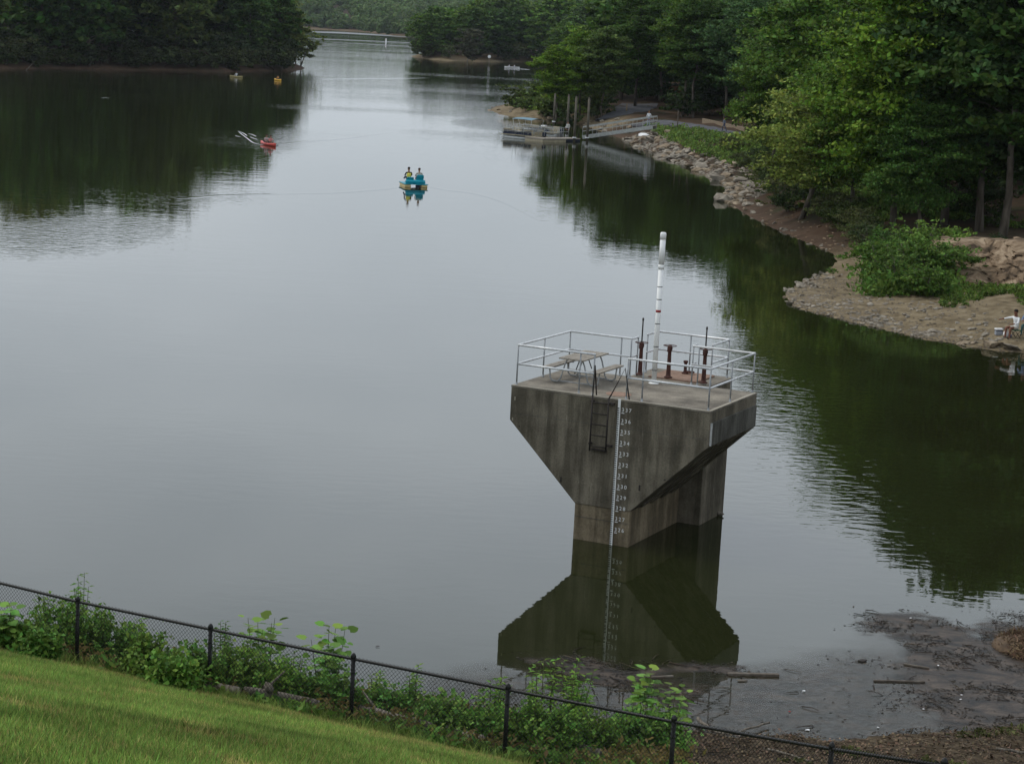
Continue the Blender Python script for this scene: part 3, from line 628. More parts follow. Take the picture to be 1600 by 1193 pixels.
for k, (yy, cc, lb) in enumerate(((.55, (.55, .2, .2), 'front paddler of the red tandem kayak in a pink top'), (-.55, (.5, .42, .42), 'rear paddler of the red tandem kayak in a pale top'))):
    person('person', on(rk, (0, yy, .14)), rk.rotation_euler[2], 'sit', dict(top=cc, legs=(.08, .06, .06), hair=(.05, .03, .02), sleeve=(.36, .2, .14)), lb, 1.)
    b = paddle(None, (0, 0, 0), R(12), R(18 if k else -14)); q = b.build('paddle', PADS, label=('double paddle held by the rear paddler of the red kayak' if k else 'double paddle held by the front paddler of the red kayak'), cat='paddle'); q.location = on(rk, (0, yy+.42, .5)); q.rotation_euler = (0, 0, rk.rotation_euler[2])
fk = kayak(369, 121, R(65), 3.0, .85, M['olivek'], 'olive fishing kayak near the left bank, rider in white', 1)
person('person', on(fk, (0, -.1, .16)), fk.rotation_euler[2]-R(20), 'sit', dict(top=(.62, .66, .7), legs=(.3, .3, .3), hair=(.05, .03, .02)), 'angler in a white shirt seated in the olive fishing kayak', 1.05)
b = paddle(None, (0, 0, 0), R(5), R(8)); q = b.build('paddle', PADS, label='paddle across the olive fishing kayak', cat='paddle'); q.location = on(fk, (0, .35, .5)); q.rotation_euler = (0, 0, fk.rotation_euler[2])
yk = kayak(434, 126, R(38), 2.6, .75, M['yelk'], 'small yellow kayak off the tip of the left wooded point', 1)
person('person', on(yk, (0, -.1, .14)), yk.rotation_euler[2], 'sit', dict(top=(.6, .3, .08), legs=(.1, .1, .1), hair=(.06, .03, .02)), 'paddler in an orange vest in the small yellow kayak', .95)
b = paddle(None, (0, 0, 0), R(-3), R(-10)); q = b.build('paddle', PADS, label='paddle held over the small yellow kayak', cat='paddle'); q.location = on(yk, (0, .32, .48)); q.rotation_euler = (0, 0, yk.rotation_euler[2])
wk = kayak(800, 106, R(85), 4.6, .9, M['whiteplain'], 'white canoe far off below the wooded headland', 2)
for k, yy in enumerate((.8, -.8)):
    person('person', on(wk, (0, yy, .2)), wk.rotation_euler[2], 'sit', dict(top=(.7, .72, .74), legs=(.2, .2, .25)), ('left' if k == 0 else 'right')+' paddler of the far white canoe', 1.)
# buoys and markers
def buoy(px, py, label):
    g = G(px, py); o = empty('buoy', (g[0], g[1], 0), label=label, cat='buoy')
    b = MB(); b.lathe([(.3, -.3), (.34, .0), (.34, 1.5), (.28, 1.7), (.0, 1.78)], n=12); b.build('float', M['whiteplain'], o)
    b = MB(); b.lathe([(.345, 1.2), (.345, 1.32)], n=12); b.build('orange_band', mat('orange_band', (.6, .2, .04), .5), o)
buoy(603, 66, 'white can buoy in the far narrows of the lake')
g = G(764, 100); o = empty('marker_sign', (g[0], g[1], 0), label='round white marker on a thin post by the headland shore', cat='sign')
b = MB(); b.tube([(0, 0, -.5), (0, 0, 2.1)], .05, 6); b.build('post', M['wood'], o); b = MB(); b.prism([(.5*math.cos(k*math.pi/8), 2.3+.5*math.sin(k*math.pi/8)) for k in range(16)], -.04, .04); b.build('disc', M['whiteplain'], o)
g = GT(697, 91, .5); o = empty('marker_sign', g, label='tiny pale marker post on the headland beach', cat='sign')
b = MB(); b.box((0, 0, .4), (.12, .12, .9)); b.build('post', M['wood'], o)

# ---------------------------------------------------------------- dock, gangway, pilings, pontoon boat
def V3(a, z=None): return Vector((a[0], a[1], a[2] if z is None else z))
d0, d1 = V3(G(848, 222)), V3(G(916, 222))             # front (near) edge of the floating dock
dd = (d1-d0); dlen = dd.length; dang = math.atan2(dd.y, dd.x)
dk = empty('floating_dock', d0, dang, label='grey floating dock with handrails beside the tall pilings', cat='dock')
b = MB(); b.box((dlen*.27, 1.6, .34), (dlen*.54, 3.2, .16)); b.box((dlen*.77, 2.0, .30), (dlen*.46, 2.0, .12)); b.build('decking', M['wood'], dk, bevel=.01)
b = MB(); b.box((dlen*.27, 1.6, .12), (dlen*.54-.1, 3.1, .28)); b.build('float', M['cream'], dk)
b = MB(); b.box((dlen*.77, 2.0, .08), (dlen*.46-.1, 1.9, .3)); b.build('float', M['tarp'], dk)
def rails(o, name, pts, h, n, mt, r=.03):
    b = MB(); P_ = [Vector(q) for q in pts]
    for hh in (h, h*.55): b.tube([q+Vector((0, 0, hh)) for q in P_], r, 6)
    for i_ in range(len(P_)-1):
        for k in range(n+1):
            q = P_[i_].lerp(P_[i_+1], k/n); b.tube([q, q+Vector((0, 0, h))], r*.8, 6)
    return b.build(name, mt, o)
rails(dk, 'handrail', [(-.6, 4.2, .4), (dlen*.52, 3.1, .4), (dlen*.98, 3.0, .4)], 1.1, 4, M['alu'])
rails(dk, 'handrail', [(-.9, 2.6, .9), (dlen*.34, .5, .4), (dlen*.55, 1.0, .4)], 1.1, 3, M['alu'])
rails(dk, 'handrail', [(-1.0, 3.6, .8), (dlen*.40, 1.9, .4)], 1.1, 3, M['alu'])
# gangway
ga0 = V3(G(910, 213, .45)); ga1 = V3(G(1020, 197, 2.3))
gd = ga1-ga0; gl = Vector((gd.x, gd.y)).length; gang = math.atan2(gd.y, gd.x); sl_ = (2.3-.45)/gl
gw = empty('gangway', ga0, gang, label='long white metal gangway sloping from the dock up to the rocky bank', cat='gangway')
b = MB()
for s_ in (0, 1.7):
    b.bar((0, s_, -.12), (gl, s_, sl_*gl-.12), .08, .46)
b.build('side_beam', M['alu'], gw)
b = MB(); b.bar((0, .85, 0), (gl, .85, sl_*gl), 1.6, .06); b.build('walkway', M['wood'], gw)
for s_ in (0, 1.7):
    b = MB()
    for hh, th in ((1.15, .2), (.62, .08)): b.bar((0, s_, hh), (gl, s_, sl_*gl+hh), .05, th)
    for k in range(8): q = gl*k/7; b.bar((q, s_, sl_*q-.1), (q, s_, sl_*q+1.15), .035, .035, (1, 0, 0))
    b.build('handrail', M['alu'], gw)
pil = [(865, 196, 148, 'leftmost tall piling, behind the pontoon boat'), (886, 205, 150, 'second tall piling from the left beside the dock'), (897, 222, 153, 'third tall piling, standing at the near edge of the dock'), (917, 222, 155, 'rightmost tall piling, at the foot of the gangway')]
for px_, pyb, pyt, lb in pil:
    q = G(px_, pyb); hgt_ = (pyb-pyt)/F_*math.hypot(q[0], q[1])*1.0
    o = empty('piling', (q[0], q[1], 0), label=lb, cat='piling', group='tall wooden pilings of the dock')
    b = MB(); b.tube([(0, 0, -1), (0, 0, hgt_)], .15, 12); b.lathe([(.155, hgt_-.02), (.16, hgt_+.02), (.03, hgt_+.16)], n=12); b.build('post', M['pile'], o)
    b = MB(); b.lathe([(.24, .45), (.24, .6)], n=12); b.build('collar', M['galv'], o)
# pontoon boats
def pontoon(px, py, hd_, Lb, label, canopy=True, col=None):
    g_ = G(px, py); o = empty('pontoon_boat', (g_[0], g_[1], 0), hd_, label=label, cat='pontoon boat')
    for s_ in (-1, 1):
        b = MB(); b.tube([(s_*.85, -Lb/2, .08), (s_*.85, Lb/2-.7, .08), (s_*.85, Lb/2, .25)], [.3, .3, .06], 12); b.build('pontoon_tube', M['alu'], o)
    b = MB(); b.box((0, 0, .46), (2.4, Lb-.2, .1)); b.build('deck', M['cream'], o, bevel=.02)
    for s_ in (-1, 1):
        b = MB(); b.box((s_*1.17, .2, .62), (.04, Lb-1.2, .2)); b.build('fence_panel', M['tarp'], o)
        rails(o, 'side_rail', [(s_*1.17, -Lb/2+.4, .5), (s_*1.17, Lb/2-.3, .5)], .7, 6, M['alu'], .025)
        b = MB(); b.box((s_*1.12, .2, .85), (.02, Lb-1.4, .28)); b.build('vinyl_panel', M['tarp'], o)
    rails(o, 'bow_rail', [(-1.17, Lb/2-.3, .5), (1.17, Lb/2-.3, .5)], .7, 3, M['alu'], .025)
    for (x_, y_, w_, l_) in ((-.75, Lb*.32, .6, 1.3), (.75, Lb*.32, .6, 1.3), (-.75, -Lb*.25, .6, 1.4), (.75, -Lb*.3, .6, .9)):
        b = MB(); b.box((x_, y_, .72), (w_, l_, .4)); b.box((x_+(.24 if x_ > 0 else -.24), y_, 1.05), (.14, l_, .36)); b.build('bench_seat', M['cream'], o, bevel=.04)
    b = MB(); b.box((.5, 0, .9), (.7, .5, .8)); b.build('helm_console', M['whiteplain'], o, bevel=.05)
    b = MB(); b.tube([(.15*math.cos(k*math.pi/5)+.5, -.3, 1.3+.15*math.sin(k*math.pi/5)) for k in range(11)], .015, 6, False); b.build('steering_wheel', M['tarp'], o)
    b = MB(); b.box((0, -Lb/2-.25, .75), (.36, .4, .5)); b.box((0, -Lb/2-.28, .2), (.16, .25, .8)); b.build('outboard_motor', M['tarp'], o, bevel=.05)
    if canopy:
        b = MB(); n = 9
        vs = []; 
        for i_ in range(n):
            x_ = -1.2+2.4*i_/(n-1); z_ = 2.42+.16*(1-(x_/1.2)**2)
            for y_, dz in ((-1.7, -.06), (-.6, 0), (.6, 0), (1.3, -.06)): vs.append((x_, y_-.2, z_+dz))
        top_ = [(i_*4+k, (i_+1)*4+k, (i_+1)*4+k+1, i_*4+k+1) for i_ in range(n-1) for k in range(3)]
        b.add(vs, top_, True); b.add([(a_, c_, z_-.04) for a_, c_, z_ in vs], [f_[::-1] for f_ in top_], True); b.build('canopy', col or M['canvas'], o)
        for s_ in (-1, 1):
            b = MB()
            for (y0, y1) in ((-1.5, -1.85), (-.6, .2), (.6, 1.05)): b.tube([(s_*1.18, y0 if y0 < 0 else y0, .55), (s_*1.18, y1-.1, 2.4)], .022, 6)
            b.build('canopy_frame', M['alu'], o)
    return o
pontoon(819, 217, R(52), 5.6, 'cream pontoon boat with a blue canopy moored at the left end of the dock')
pontoon(846, 212, R(60), 5.2, 'open pontoon boat without a canopy between the canopied boat and the dock', False)
# people and bits about the dock
q = G(887, 213, .42)
person('person', (q[0], q[1]+1.5, .42), R(150), 'stand', dict(top=(.5, .5, .46), legs=(.03, .03, .03), hair=(.03, .02, .02)), 'person in a pale top and dark trousers standing on the dock', 1.0)
q = ga0.lerp(ga1, .965)
person('person', (q.x-.2, q.y+.7, q.z+.03), R(160), 'stand', dict(top=(.7, .72, .75), legs=(.35, .4, .5), hair=(.1, .08, .06)), 'person in white standing at the top of the gangway', 1.05)
q = G(1008, 206, 1.2)
o = empty('upturned_dinghy', (q[0], q[1], hz(q[0], q[1])), R(60), label='white upturned dinghy under the high end of the gangway', cat='dinghy')
b = MB(); vs = []; n = 9
for i_ in range(n):
    t = i_/(n-1)*2-1; w_ = .62*(1-abs(t)**3)+.05
    for k in range(7): a = math.pi*k/6; vs.append((w_*math.cos(a), t*1.2, .52*math.sin(a)*(1-.35*t*t)))
b.add(vs, [(i_*7+k, i_*7+k+1, (i_+1)*7+k+1, (i_+1)*7+k) for i_ in range(n-1) for k in range(6)] + [tuple(range(7)), tuple((n-1)*7+k for k in range(7))], True); b.build('hull', M['whiteplain'], o)
b = MB(); b.box((0, 0, .5), (.06, 2.0, .06)); b.build('keel', M['whiteplain'], o); o.scale = (.75, .75, .75)

# path, slab and timber wall, laid on the ground
def ribbon(name, mtl, px, wd_, lift, **k):
    P_ = [GT(x, y) for x, y in px]; pts = []
    for i_ in range(len(P_)-1):
        m_ = max(2, int((P_[i_+1]-P_[i_]).length/.8))
        for j in range(m_): pts.append(P_[i_].lerp(P_[i_+1], j/m_))
    pts.append(P_[-1]); vs = []; nW = 7
    for i_, q_ in enumerate(pts):
        t = (pts[min(i_+1, len(pts)-1)]-pts[max(i_-1, 0)]); t.z = 0; t.normalize(); s_ = Vector((t.y, -t.x, 0))
        zs = [hz(*(q_+s_*wd_*(j/(nW-1)-.5)).xy) for j in range(nW)]; zm = sum(zs)/nW
        for j in range(nW):
            c_ = q_+s_*wd_*(j/(nW-1)-.5); vs.append((c_.x, c_.y, max(zs[j], .5*zs[j]+.5*zm)+lift))
    fs = [(i_*nW+j, i_*nW+j+1, (i_+1)*nW+j+1, (i_+1)*nW+j) for i_ in range(len(pts)-1) for j in range(nW-1)]
    vs2 = [(a_, b_, c_-.25) for a_, b_, c_ in vs]; o_ = len(vs); fs += [tuple(o_+t_ for t_ in f_[::-1]) for f_ in fs]; vs = vs + vs2
    for i_ in range(len(pts)-1):
        for j in (0, nW-1): fs.append((i_*nW+j, (i_+1)*nW+j, (i_+1)*nW+j+o_, i_*nW+j+o_))
    b = MB(); b.add(vs, fs, False); return b.build(name, mtl, **k)
ribbon('path', M['asphalt'], [(1000, 192), (1030, 192), (1075, 195), (1120, 205), (1165, 212), (1215, 222), (1290, 236)], 3.2, .06, kind='structure')
ribbon('slipway', M['asphalt'], [(958, 184), (985, 172), (1000, 163)], 5.5, .05, kind='structure')
w0, w1 = GT(1098, 193), GT(1165, 207)
tl = empty('timber_retaining_wall', w0, 0, label='low tan timber retaining wall beside the lakeside path', cat='wall')
dv = w1-w0
for k in range(3):
    b = MB(); b.bar(Vector((0, 0, .12+k*.22)), Vector((dv.x, dv.y, dv.z+.12+k*.22)), .22, .21); b.build('timber', M['timber'], tl, bevel=.01)
q = GT(1131, 206); person('person', q+Vector((0, 0, .06)), R(70), 'walk', dict(top=(.16, .19, .24), legs=(.05, .06, .1), hair=(.03, .02, .02)), 'walker in a grey-blue top on the lakeside path', .98)
for (x_, y_, h_, lb) in ((1058, 205, 2.6, 'thin dark post at the lake side of the path'),):
    q = GT(x_, y_); o = empty('post', q, label=lb, cat='post'); b = MB(); b.tube([(0, 0, -.2), (0, 0, h_)], .06, 8); b.build('shaft', M['bark'], o); b = MB(); b.box((0, 0, h_), (.16, .16, .2)); b.build('cap', M['darkiron'], o)
q = GT(979, 174); o = empty('post', q, label='short tan bollard beside the slipway', cat='bollard'); b = MB(); b.tube([(0, 0, -.2), (0, 0, 1.0)], .12, 8); b.lathe([(.13, .98), (.1, 1.06)], n=8); b.build('shaft', M['timber'], o)
q = GT(1045, 160); o = empty('notice_board', q, label='weathered orange-brown notice board under the trees above the path', cat='board')
b = MB(); b.box((.7, 0, 1.3), (2.6, .08, 1.0)); b.build('panel', noisy('rustwood', [(.2, .1, .05), (.3, .16, .08)], 3), o)
b = MB(); b.box((-.5, 0, .6), (.1, .1, 1.6)); b.box((1.9, 0, .6), (.1, .1, 1.6)); b.build('post', M['bark'], o)

# ---------------------------------------------------------------- rocks
def rock_mesh(seed, flat=.6, mtl=None):
    r_ = np.random.default_rng(seed); bm = bmesh.new(); bmesh.ops.create_icosphere(bm, subdivisions=2, radius=1)
    planes = [(Vector(r_.normal(size=3)).normalized(), r_.uniform(.38, .72)) for _ in range(13)]
    for v_ in bm.verts:
        for n_, d_ in planes:
            k = v_.co.dot(n_)-d_
            if k > 0: v_.co -= n_*k
        v_.co += Vector(r_.normal(size=3))*.025; v_.co.z *= flat
    me = bpy.data.meshes.new('rock'); bm.to_mesh(me); bm.free(); me.materials.append(mtl or M['rock']); return me
RM = [rock_mesh(k, .45+.05*(k % 5), M['rock'] if k % 3 else M['tanrock']) for k in range(9)]
def put_rock(x, y, s_, label, group=None, zoff=0, meshes=None):
    o = link('rock', random.choice(meshes or RM), None, label=label, cat='rock', group=group)
    o.location = (x, y, max(-.08, hz(x, y))+zoff); o.scale = (s_*random.uniform(.7, 1.3), s_*random.uniform(.7, 1.2), s_*random.uniform(.7, 1.2))
    o.rotation_euler = (random.uniform(-.4, .4), random.uniform(-.4, .4), random.uniform(0, 6.3)); return o
def along(px, n, spread, smin, smax, label, group, z0=0, meshes=None, off=0.):
    P_ = [V3(G(*q)) for q in px]; ln = [(P_[i_+1]-P_[i_]).length for i_ in range(len(P_)-1)]; T_ = sum(ln)
    for k in range(n):
        t = random.random()*T_; i_ = 0
        while t > ln[i_]: t -= ln[i_]; i_ += 1
        q_ = P_[i_].lerp(P_[i_+1], t/ln[i_]); d_ = (P_[i_+1]-P_[i_]).normalized(); nn_ = Vector((-d_.y, d_.x, 0))
        if shore(np.array([[q_.x+nn_.x*1.5, q_.y+nn_.y*1.5]]))[0] < 0: nn_ = -nn_
        a_ = off + spread*random.random()**1.3 - .25; c_ = q_+nn_*a_; put_rock(c_.x, c_.y, random.uniform(smin, smax)*(1 if random.random() < .8 else 1.35), label, group, .02, meshes)
GR = 'riprap stones along the right bank'
along([(1142, 318), (1138, 290), (1090, 265), (1040, 248), (1000, 232), (985, 221), (975, 217)], 172, 3.6, .42, .95, 'grey riprap stone on the right bank between gangway and cove', GR)
along([(1165, 335), (1142, 318), (1140, 300)], 18, 2.0, .35, .75, 'grey riprap stone at the lower end of the riprap bank', GR)
along([(965, 214), (930, 203), (902, 192)], 22, 4.5, .32, .65, 'grey stone under and behind the gangway', 'stones behind the gangway')
along([(1300, 398), (1260, 378), (1215, 360), (1165, 335)], 14, 2.4, .14, .34, 'small brown stone on the muddy cove shore', 'stones of the muddy cove', 0, [RM[1], RM[2], RM[4]])
along([(1290, 425), (1245, 445), (1226, 458), (1240, 480)], 44, 1.7, .13, .34, 'flat grey stone heaped on the tip of the gravel point', 'stones on the gravel point')
def stone_stuff(px, n, spread, s0, s1, label, mtl):
    P_ = [V3(G(*q)) for q in px]; vs, fs = [], []; base = [rock_mesh(500+k, .55, mtl) for k in range(4)]; BV = [np.array([tuple(v_.co) for v_ in m_.vertices]) for m_ in base]; BF = [[tuple(p_.vertices) for p_ in m_.polygons] for m_ in base]
    for k in range(n):
        i_ = random.randrange(len(P_)-1); q_ = P_[i_].lerp(P_[i_+1], random.random()); d_ = (P_[i_+1]-P_[i_]).normalized(); nn_ = Vector((-d_.y, d_.x, 0))
        if shore(np.array([[q_.x+nn_.x*1.5, q_.y+nn_.y*1.5]]))[0] < 0: nn_ = -nn_
        q_ = q_+nn_*(spread*random.random()**1.2-.2); r_ = random.randrange(4); sc = random.uniform(s0, s1); a = random.uniform(0, 6.28); ca, sa = math.cos(a), math.sin(a); o_ = len(vs)
        Vv = BV[r_]*[sc*random.uniform(.7, 1.3), sc, sc]; Vv = np.column_stack([Vv[:, 0]*ca-Vv[:, 1]*sa+q_.x, Vv[:, 0]*sa+Vv[:, 1]*ca+q_.y, Vv[:, 2]+max(-.05, hz(q_.x, q_.y))]); vs += Vv.tolist(); fs += [tuple(o_+t_ for t_ in f_) for f_ in BF[r_]]
    link('stones', np_mesh('stones', vs, fs, [mtl]), kind='stuff', label=label, cat='stones')
stone_stuff([(1240, 480), (1290, 493), (1380, 515), (1480, 535)], 150, 2.2, .05, .17, 'small stones scattered along the gravel beach edge', M['rock'])
stone_stuff([(1255, 478), (1300, 488), (1380, 508), (1480, 528), (1560, 540)], 150, 5.5, .07, .24, 'angular stones lying in broken rows on the gravel beach', M['rock'])
stone_stuff([(1330, 500), (1360, 507), (1430, 522), (1450, 526)], 60, 1.6, .12, .3, 'grey rocks half buried near the beach edge', M['rock'])
stone_stuff([(1142, 318), (1138, 290), (1090, 265), (1040, 248), (1000, 232), (985, 221), (970, 217)], 800, 4.0, .16, .42, 'small riprap stones filling the gaps along the right bank', M['rock'])
stone_stuff([(1300, 398), (1260, 378), (1215, 360), (1165, 335)], 110, 3.0, .05, .2, 'small brown stones strewn over the muddy cove shore', M['cliff'])
stone_stuff([(1290, 425), (1245, 445), (1226, 458), (1240, 480)], 80, 2.0, .07, .18, 'small flat stones heaped on the tip of the gravel point', M['rock'])
along([(1480, 532), (1530, 542)], 12, 2.4, .14, .3, 'grey stone in the rock pile on the beach left of the big boulder', 'rock pile on the beach')
along([(780, 179), (767, 172), (775, 166)], 8, 4, .3, .6, 'small grey rock on the sandy spit beyond the dock', 'rocks on the sandy spit')
q = G(1548, 544); o = put_rock(q[0], q[1], .5, 'big tan rounded boulder at the edge of the beach', None, .12, [rock_mesh(77, .62, M['tanrock'])]); o.scale = (.82, .5, .5); o.rotation_euler = (0, 0, -.3)
q = G(1583, 548); o = put_rock(q[0], q[1], .5, 'dark flat slab of rock below the white-shirted angler', None, .05, [rock_mesh(78, .3, M['rock'])]); o.scale = (.8, .5, .4)
for (x_, y_, s_, lb) in ((1044, 209, .55, 'pale boulder at the top of the bank below the path, left'), (1132, 216, .5, 'first pale boulder on the verge beside the path'), (1140, 219, .55, 'second pale boulder on the verge beside the path'), (1086, 212, .5, 'pale boulder in the weeds below the timber wall'), (824, 160, 1.0, 'large pale boulder in the bushes on the spit'), (862, 172, .7, 'grey boulder at the back of the spit bushes')):
    q = GT(x_, y_); o = put_rock(q.x, q.y, s_, lb, None, .3, [RM[3]])
# rock outcrop on the bank at the far right
def outcrop():
    n1, n2 = 70, 26; base = [GT(x_, y_) for x_, y_ in ((1478, 452), (1510, 447), (1560, 448), (1610, 452), (1670, 455))]; r_ = np.random.default_rng(5)
    vs = []
    cent = r_.uniform(0, 1, (34, 2))*[10, 4.2]; hts = r_.uniform(-.45, .45, 60); tl_ = r_.uniform(-.55, .55, (60, 2))
    for i_ in range(n1):
        t = i_/(n1-1)*(len(base)-1); k = min(int(t), len(base)-2); q_ = base[k].lerp(base[k+1], t-k)
        for j in range(n2):
            v_ = j/(n2-1); up = v_*2.5; a_ = i_/(n1-1)*10
            c_ = np.abs((cent-[a_, up])@np.array([[1, .35], [-.25, 1.5]])); dd_ = c_.sum(1); m_ = int(np.argmin(dd_)); ds = np.sort(dd_)
            off = hts[m_] + tl_[m_][0]*(a_-cent[m_][0]) + tl_[m_][1]*(up-cent[m_][1])*.6 - .35*max(0, 1-(ds[1]-ds[0])/.16)
            env = math.sin(min(1, (i_/(n1-1))*3)*math.pi/2)
            bk = v_*6.0 - off*1.1
            vs.append((q_.x + r_.normal()*.03, q_.y+bk-1.2*(1-v_)*0, q_.z-.25+up*(.55+.45*env)*(1-.1*v_)))
    fs = [(i_*n2+j, (i_+1)*n2+j, (i_+1)*n2+j+1, i_*n2+j+1) for i_ in range(n1-1) for j in range(n2-1)]
    b = MB(); b.add(vs, fs, False)
    # closing back wall down into the bank gives it thickness
    e = [(vs[i_*n2+n2-1][0], vs[i_*n2+n2-1][1]+2.5, vs[i_*n2+n2-1][2]-.1) for i_ in range(n1)]; lo = [(x_, y_, z_-4) for x_, y_, z_ in e]
    o_ = len(b.v); b.add(e+lo, [(k, k+1, n1+k+1, n1+k) for k in range(n1-1)]); b.f += [(i_*n2+n2-1, (i_+1)*n2+n2-1, o_+i_+1, o_+i_) for i_ in range(n1-1)]; b.sm += [False]*(n1-1)
    return b.build('rock_outcrop', M['cliff'], label='cracked tan rock outcrop on the bank above the beach, far right', cat='rock outcrop')
outcrop()

# ---------------------------------------------------------------- foliage builders
def leaves_mesh(name, C_, Nn, size, aspect=1.5, seed=0, fold=False, mtl=None):
    """diamond leaves at centres C_ with normals Nn"""
    r_ = np.random.default_rng(seed); n = len(C_); C_ = np.asarray(C_); Nn = Nn/np.maximum(np.linalg.norm(Nn, axis=1, keepdims=True), 1e-6)
    a = r_.normal(size=(n, 3)); a -= (a*Nn).sum(1, keepdims=True)*Nn; a /= np.linalg.norm(a, axis=1, keepdims=True); b_ = np.cross(Nn, a)
    sz = (size*r_.uniform(.6, 1.35, n))[:, None] if np.isscalar(size) else size[:, None]
    A, B_ = a*sz*aspect*.5, b_*sz*.5
    V_ = np.stack([C_-A, C_-B_*1. - A*.15, C_+A, C_+B_ - A*.15], 1)
    if fold: V_[:, 1] += Nn*sz*.12; V_[:, 3] += Nn*sz*.12
    V_ = V_.reshape(-1, 3); Fq = np.arange(n*4).reshape(-1, 4)
    return np_mesh(name, V_, Fq, [mtl or M['leaf']])

def tree_meshes(seed, H, CW, base, nl, leaf, nclus, multi=1, lean=0, droop=0., top=1.0, mtl=None, thick=None):
    """trunk mesh with limbs, crown mesh of leaf sprays. H height, CW crown width, base = crown base height"""
    r_ = np.random.default_rng(seed); b = MB(); th = thick or H*.0095+.03; tips = []
    for mi in range(multi):
        az = r_.uniform(0, 6.28); sp = (CW*.16 if multi > 1 else 0); pts = []; rad = []
        ax = np.array([math.cos(az), math.sin(az)])*sp; wob = r_.normal(size=(8, 2))*H*.008
        for k in range(8):
            t = k/7; pts.append(np.array([ax[0]*t*2 + wob[k][0]*min(1, k) + lean*t*H, ax[1]*t*2 + wob[k][1]*min(1, k), t*H*.93])); rad.append(th*(1-t)**.8*(1.25 if k == 0 else 1)/math.sqrt(multi)+.015)
        b.tube(pts, rad, 7); pts = np.array(pts)
        nb = int(nclus/multi)
        for j in range(nb):
            tt = base/H + (1-base/H)*(j+r_.random())/nb; tt = min(tt, .98)
            k = tt*7; i_ = min(int(k), 6); o_ = pts[i_]*(1-(k-i_)) + pts[i_+1]*(k-i_)
            rel = (tt-base/H)/(1-base/H)
            env = (math.sin(math.pi*min(1, rel*.80+.17))**.75)*top if top else 1
            ang = j*2.4+r_.uniform(-.5, .5); reach = CW*.5*env*r_.uniform(.45, 1.08); rise = reach*r_.uniform(.05, .55) - droop*reach
            e = o_ + np.array([math.cos(ang)*reach, math.sin(ang)*reach, rise])
            m_ = o_*.5+e*.5 + np.array([0, 0, reach*.08])
            if j % 2 == 0 or reach > CW*.3: b.tube([o_, m_, e], [max(.02, th*.32*(1-tt)+.015), .025, .01], 4, False)
            tips.append((e, reach)); tips.append((m_*.4+e*.6, reach*.8))
            if r_.random() < .5: tips.append((o_*.6+e*.4+r_.normal(size=3)*.3, reach*.6))
    tips_ = tips; n = len(tips_); per = r_.multinomial(nl, np.array([max(.3, q[1]) for q in tips_])/sum(max(.3, q[1]) for q in tips_))
    C_ = []; NN = []
    for (c_, rc), k in zip(tips_, per):
        cr_ = max(.45, CW*.085*r_.uniform(.7, 1.5)); sub = max(2, k//28); cs = r_.normal(size=(sub, 3))*np.array([cr_, cr_, cr_*.33]); cs += c_
        idx = r_.integers(0, sub, k); q = cs[idx] + r_.normal(size=(k, 3))*np.array([cr_*.42, cr_*.42, cr_*.14]); C_.append(q); NN.append(r_.normal(size=(k, 3))*.75+np.array([0, 0, 1.0]))
    C_ = np.concatenate(C_); NN = np.concatenate(NN); C_[:, 2] = np.maximum(C_[:, 2], .15)
    me = bpy.data.meshes.new('trunk'); me.from_pydata(b.v, [], b.f); me.polygons.foreach_set('use_smooth', b.sm); me.materials.append(mtl or M['bark'])
    return me, leaves_mesh('crown', C_, NN, leaf, 1.5, seed)
def tree(name, var, loc, rz, sc, col, label, group=None, cat='tree'):
    o = empty(name, loc, rz, label=label, cat=cat, group=group); o.scale = sc if isinstance(sc, tuple) else (sc,)*3
    t = link('trunk', var[0], o); c = link('crown', var[1], o); c.color = (*col, 1); return o
NEAR = [tree_meshes(10+k, 16, 8.8+k*.5, 2.2+k*.4, 34000, .205, 84) for k in range(3)]
TALL = [tree_meshes(20+k, 18, 9, 4.0+k*.8, 20000, .27, 76) for k in range(4)]
FAR = [tree_meshes(40+k, 17, 10, 1.0+k*.5, 5600, .62, 58) for k in range(4)]
SHR = [tree_meshes(60+k, 3.0, 3.4, .2, 2600, .15, 26, multi=3, thick=.05) for k in range(3)]
SHF = [tree_meshes(65+k, 3.2, 3.8, .2, 900, .3, 22, multi=3, thick=.05) for k in range(2)]
MULTI = tree_meshes(80, 10.5, 9.2, 2.2, 23000, .185, 84, multi=3, thick=.26)
LT, MD, DK, BL, YG = (.13, .225, .026), (.092, .165, .026), (.060, .115, .024), (.075, .145, .048), (.185, .235, .045)
def jit(c, a=.18): k = random.uniform(1-a, 1+a); return (c[0]*k*random.uniform(.92, 1.08), c[1]*k, c[2]*k*random.uniform(.85, 1.15))

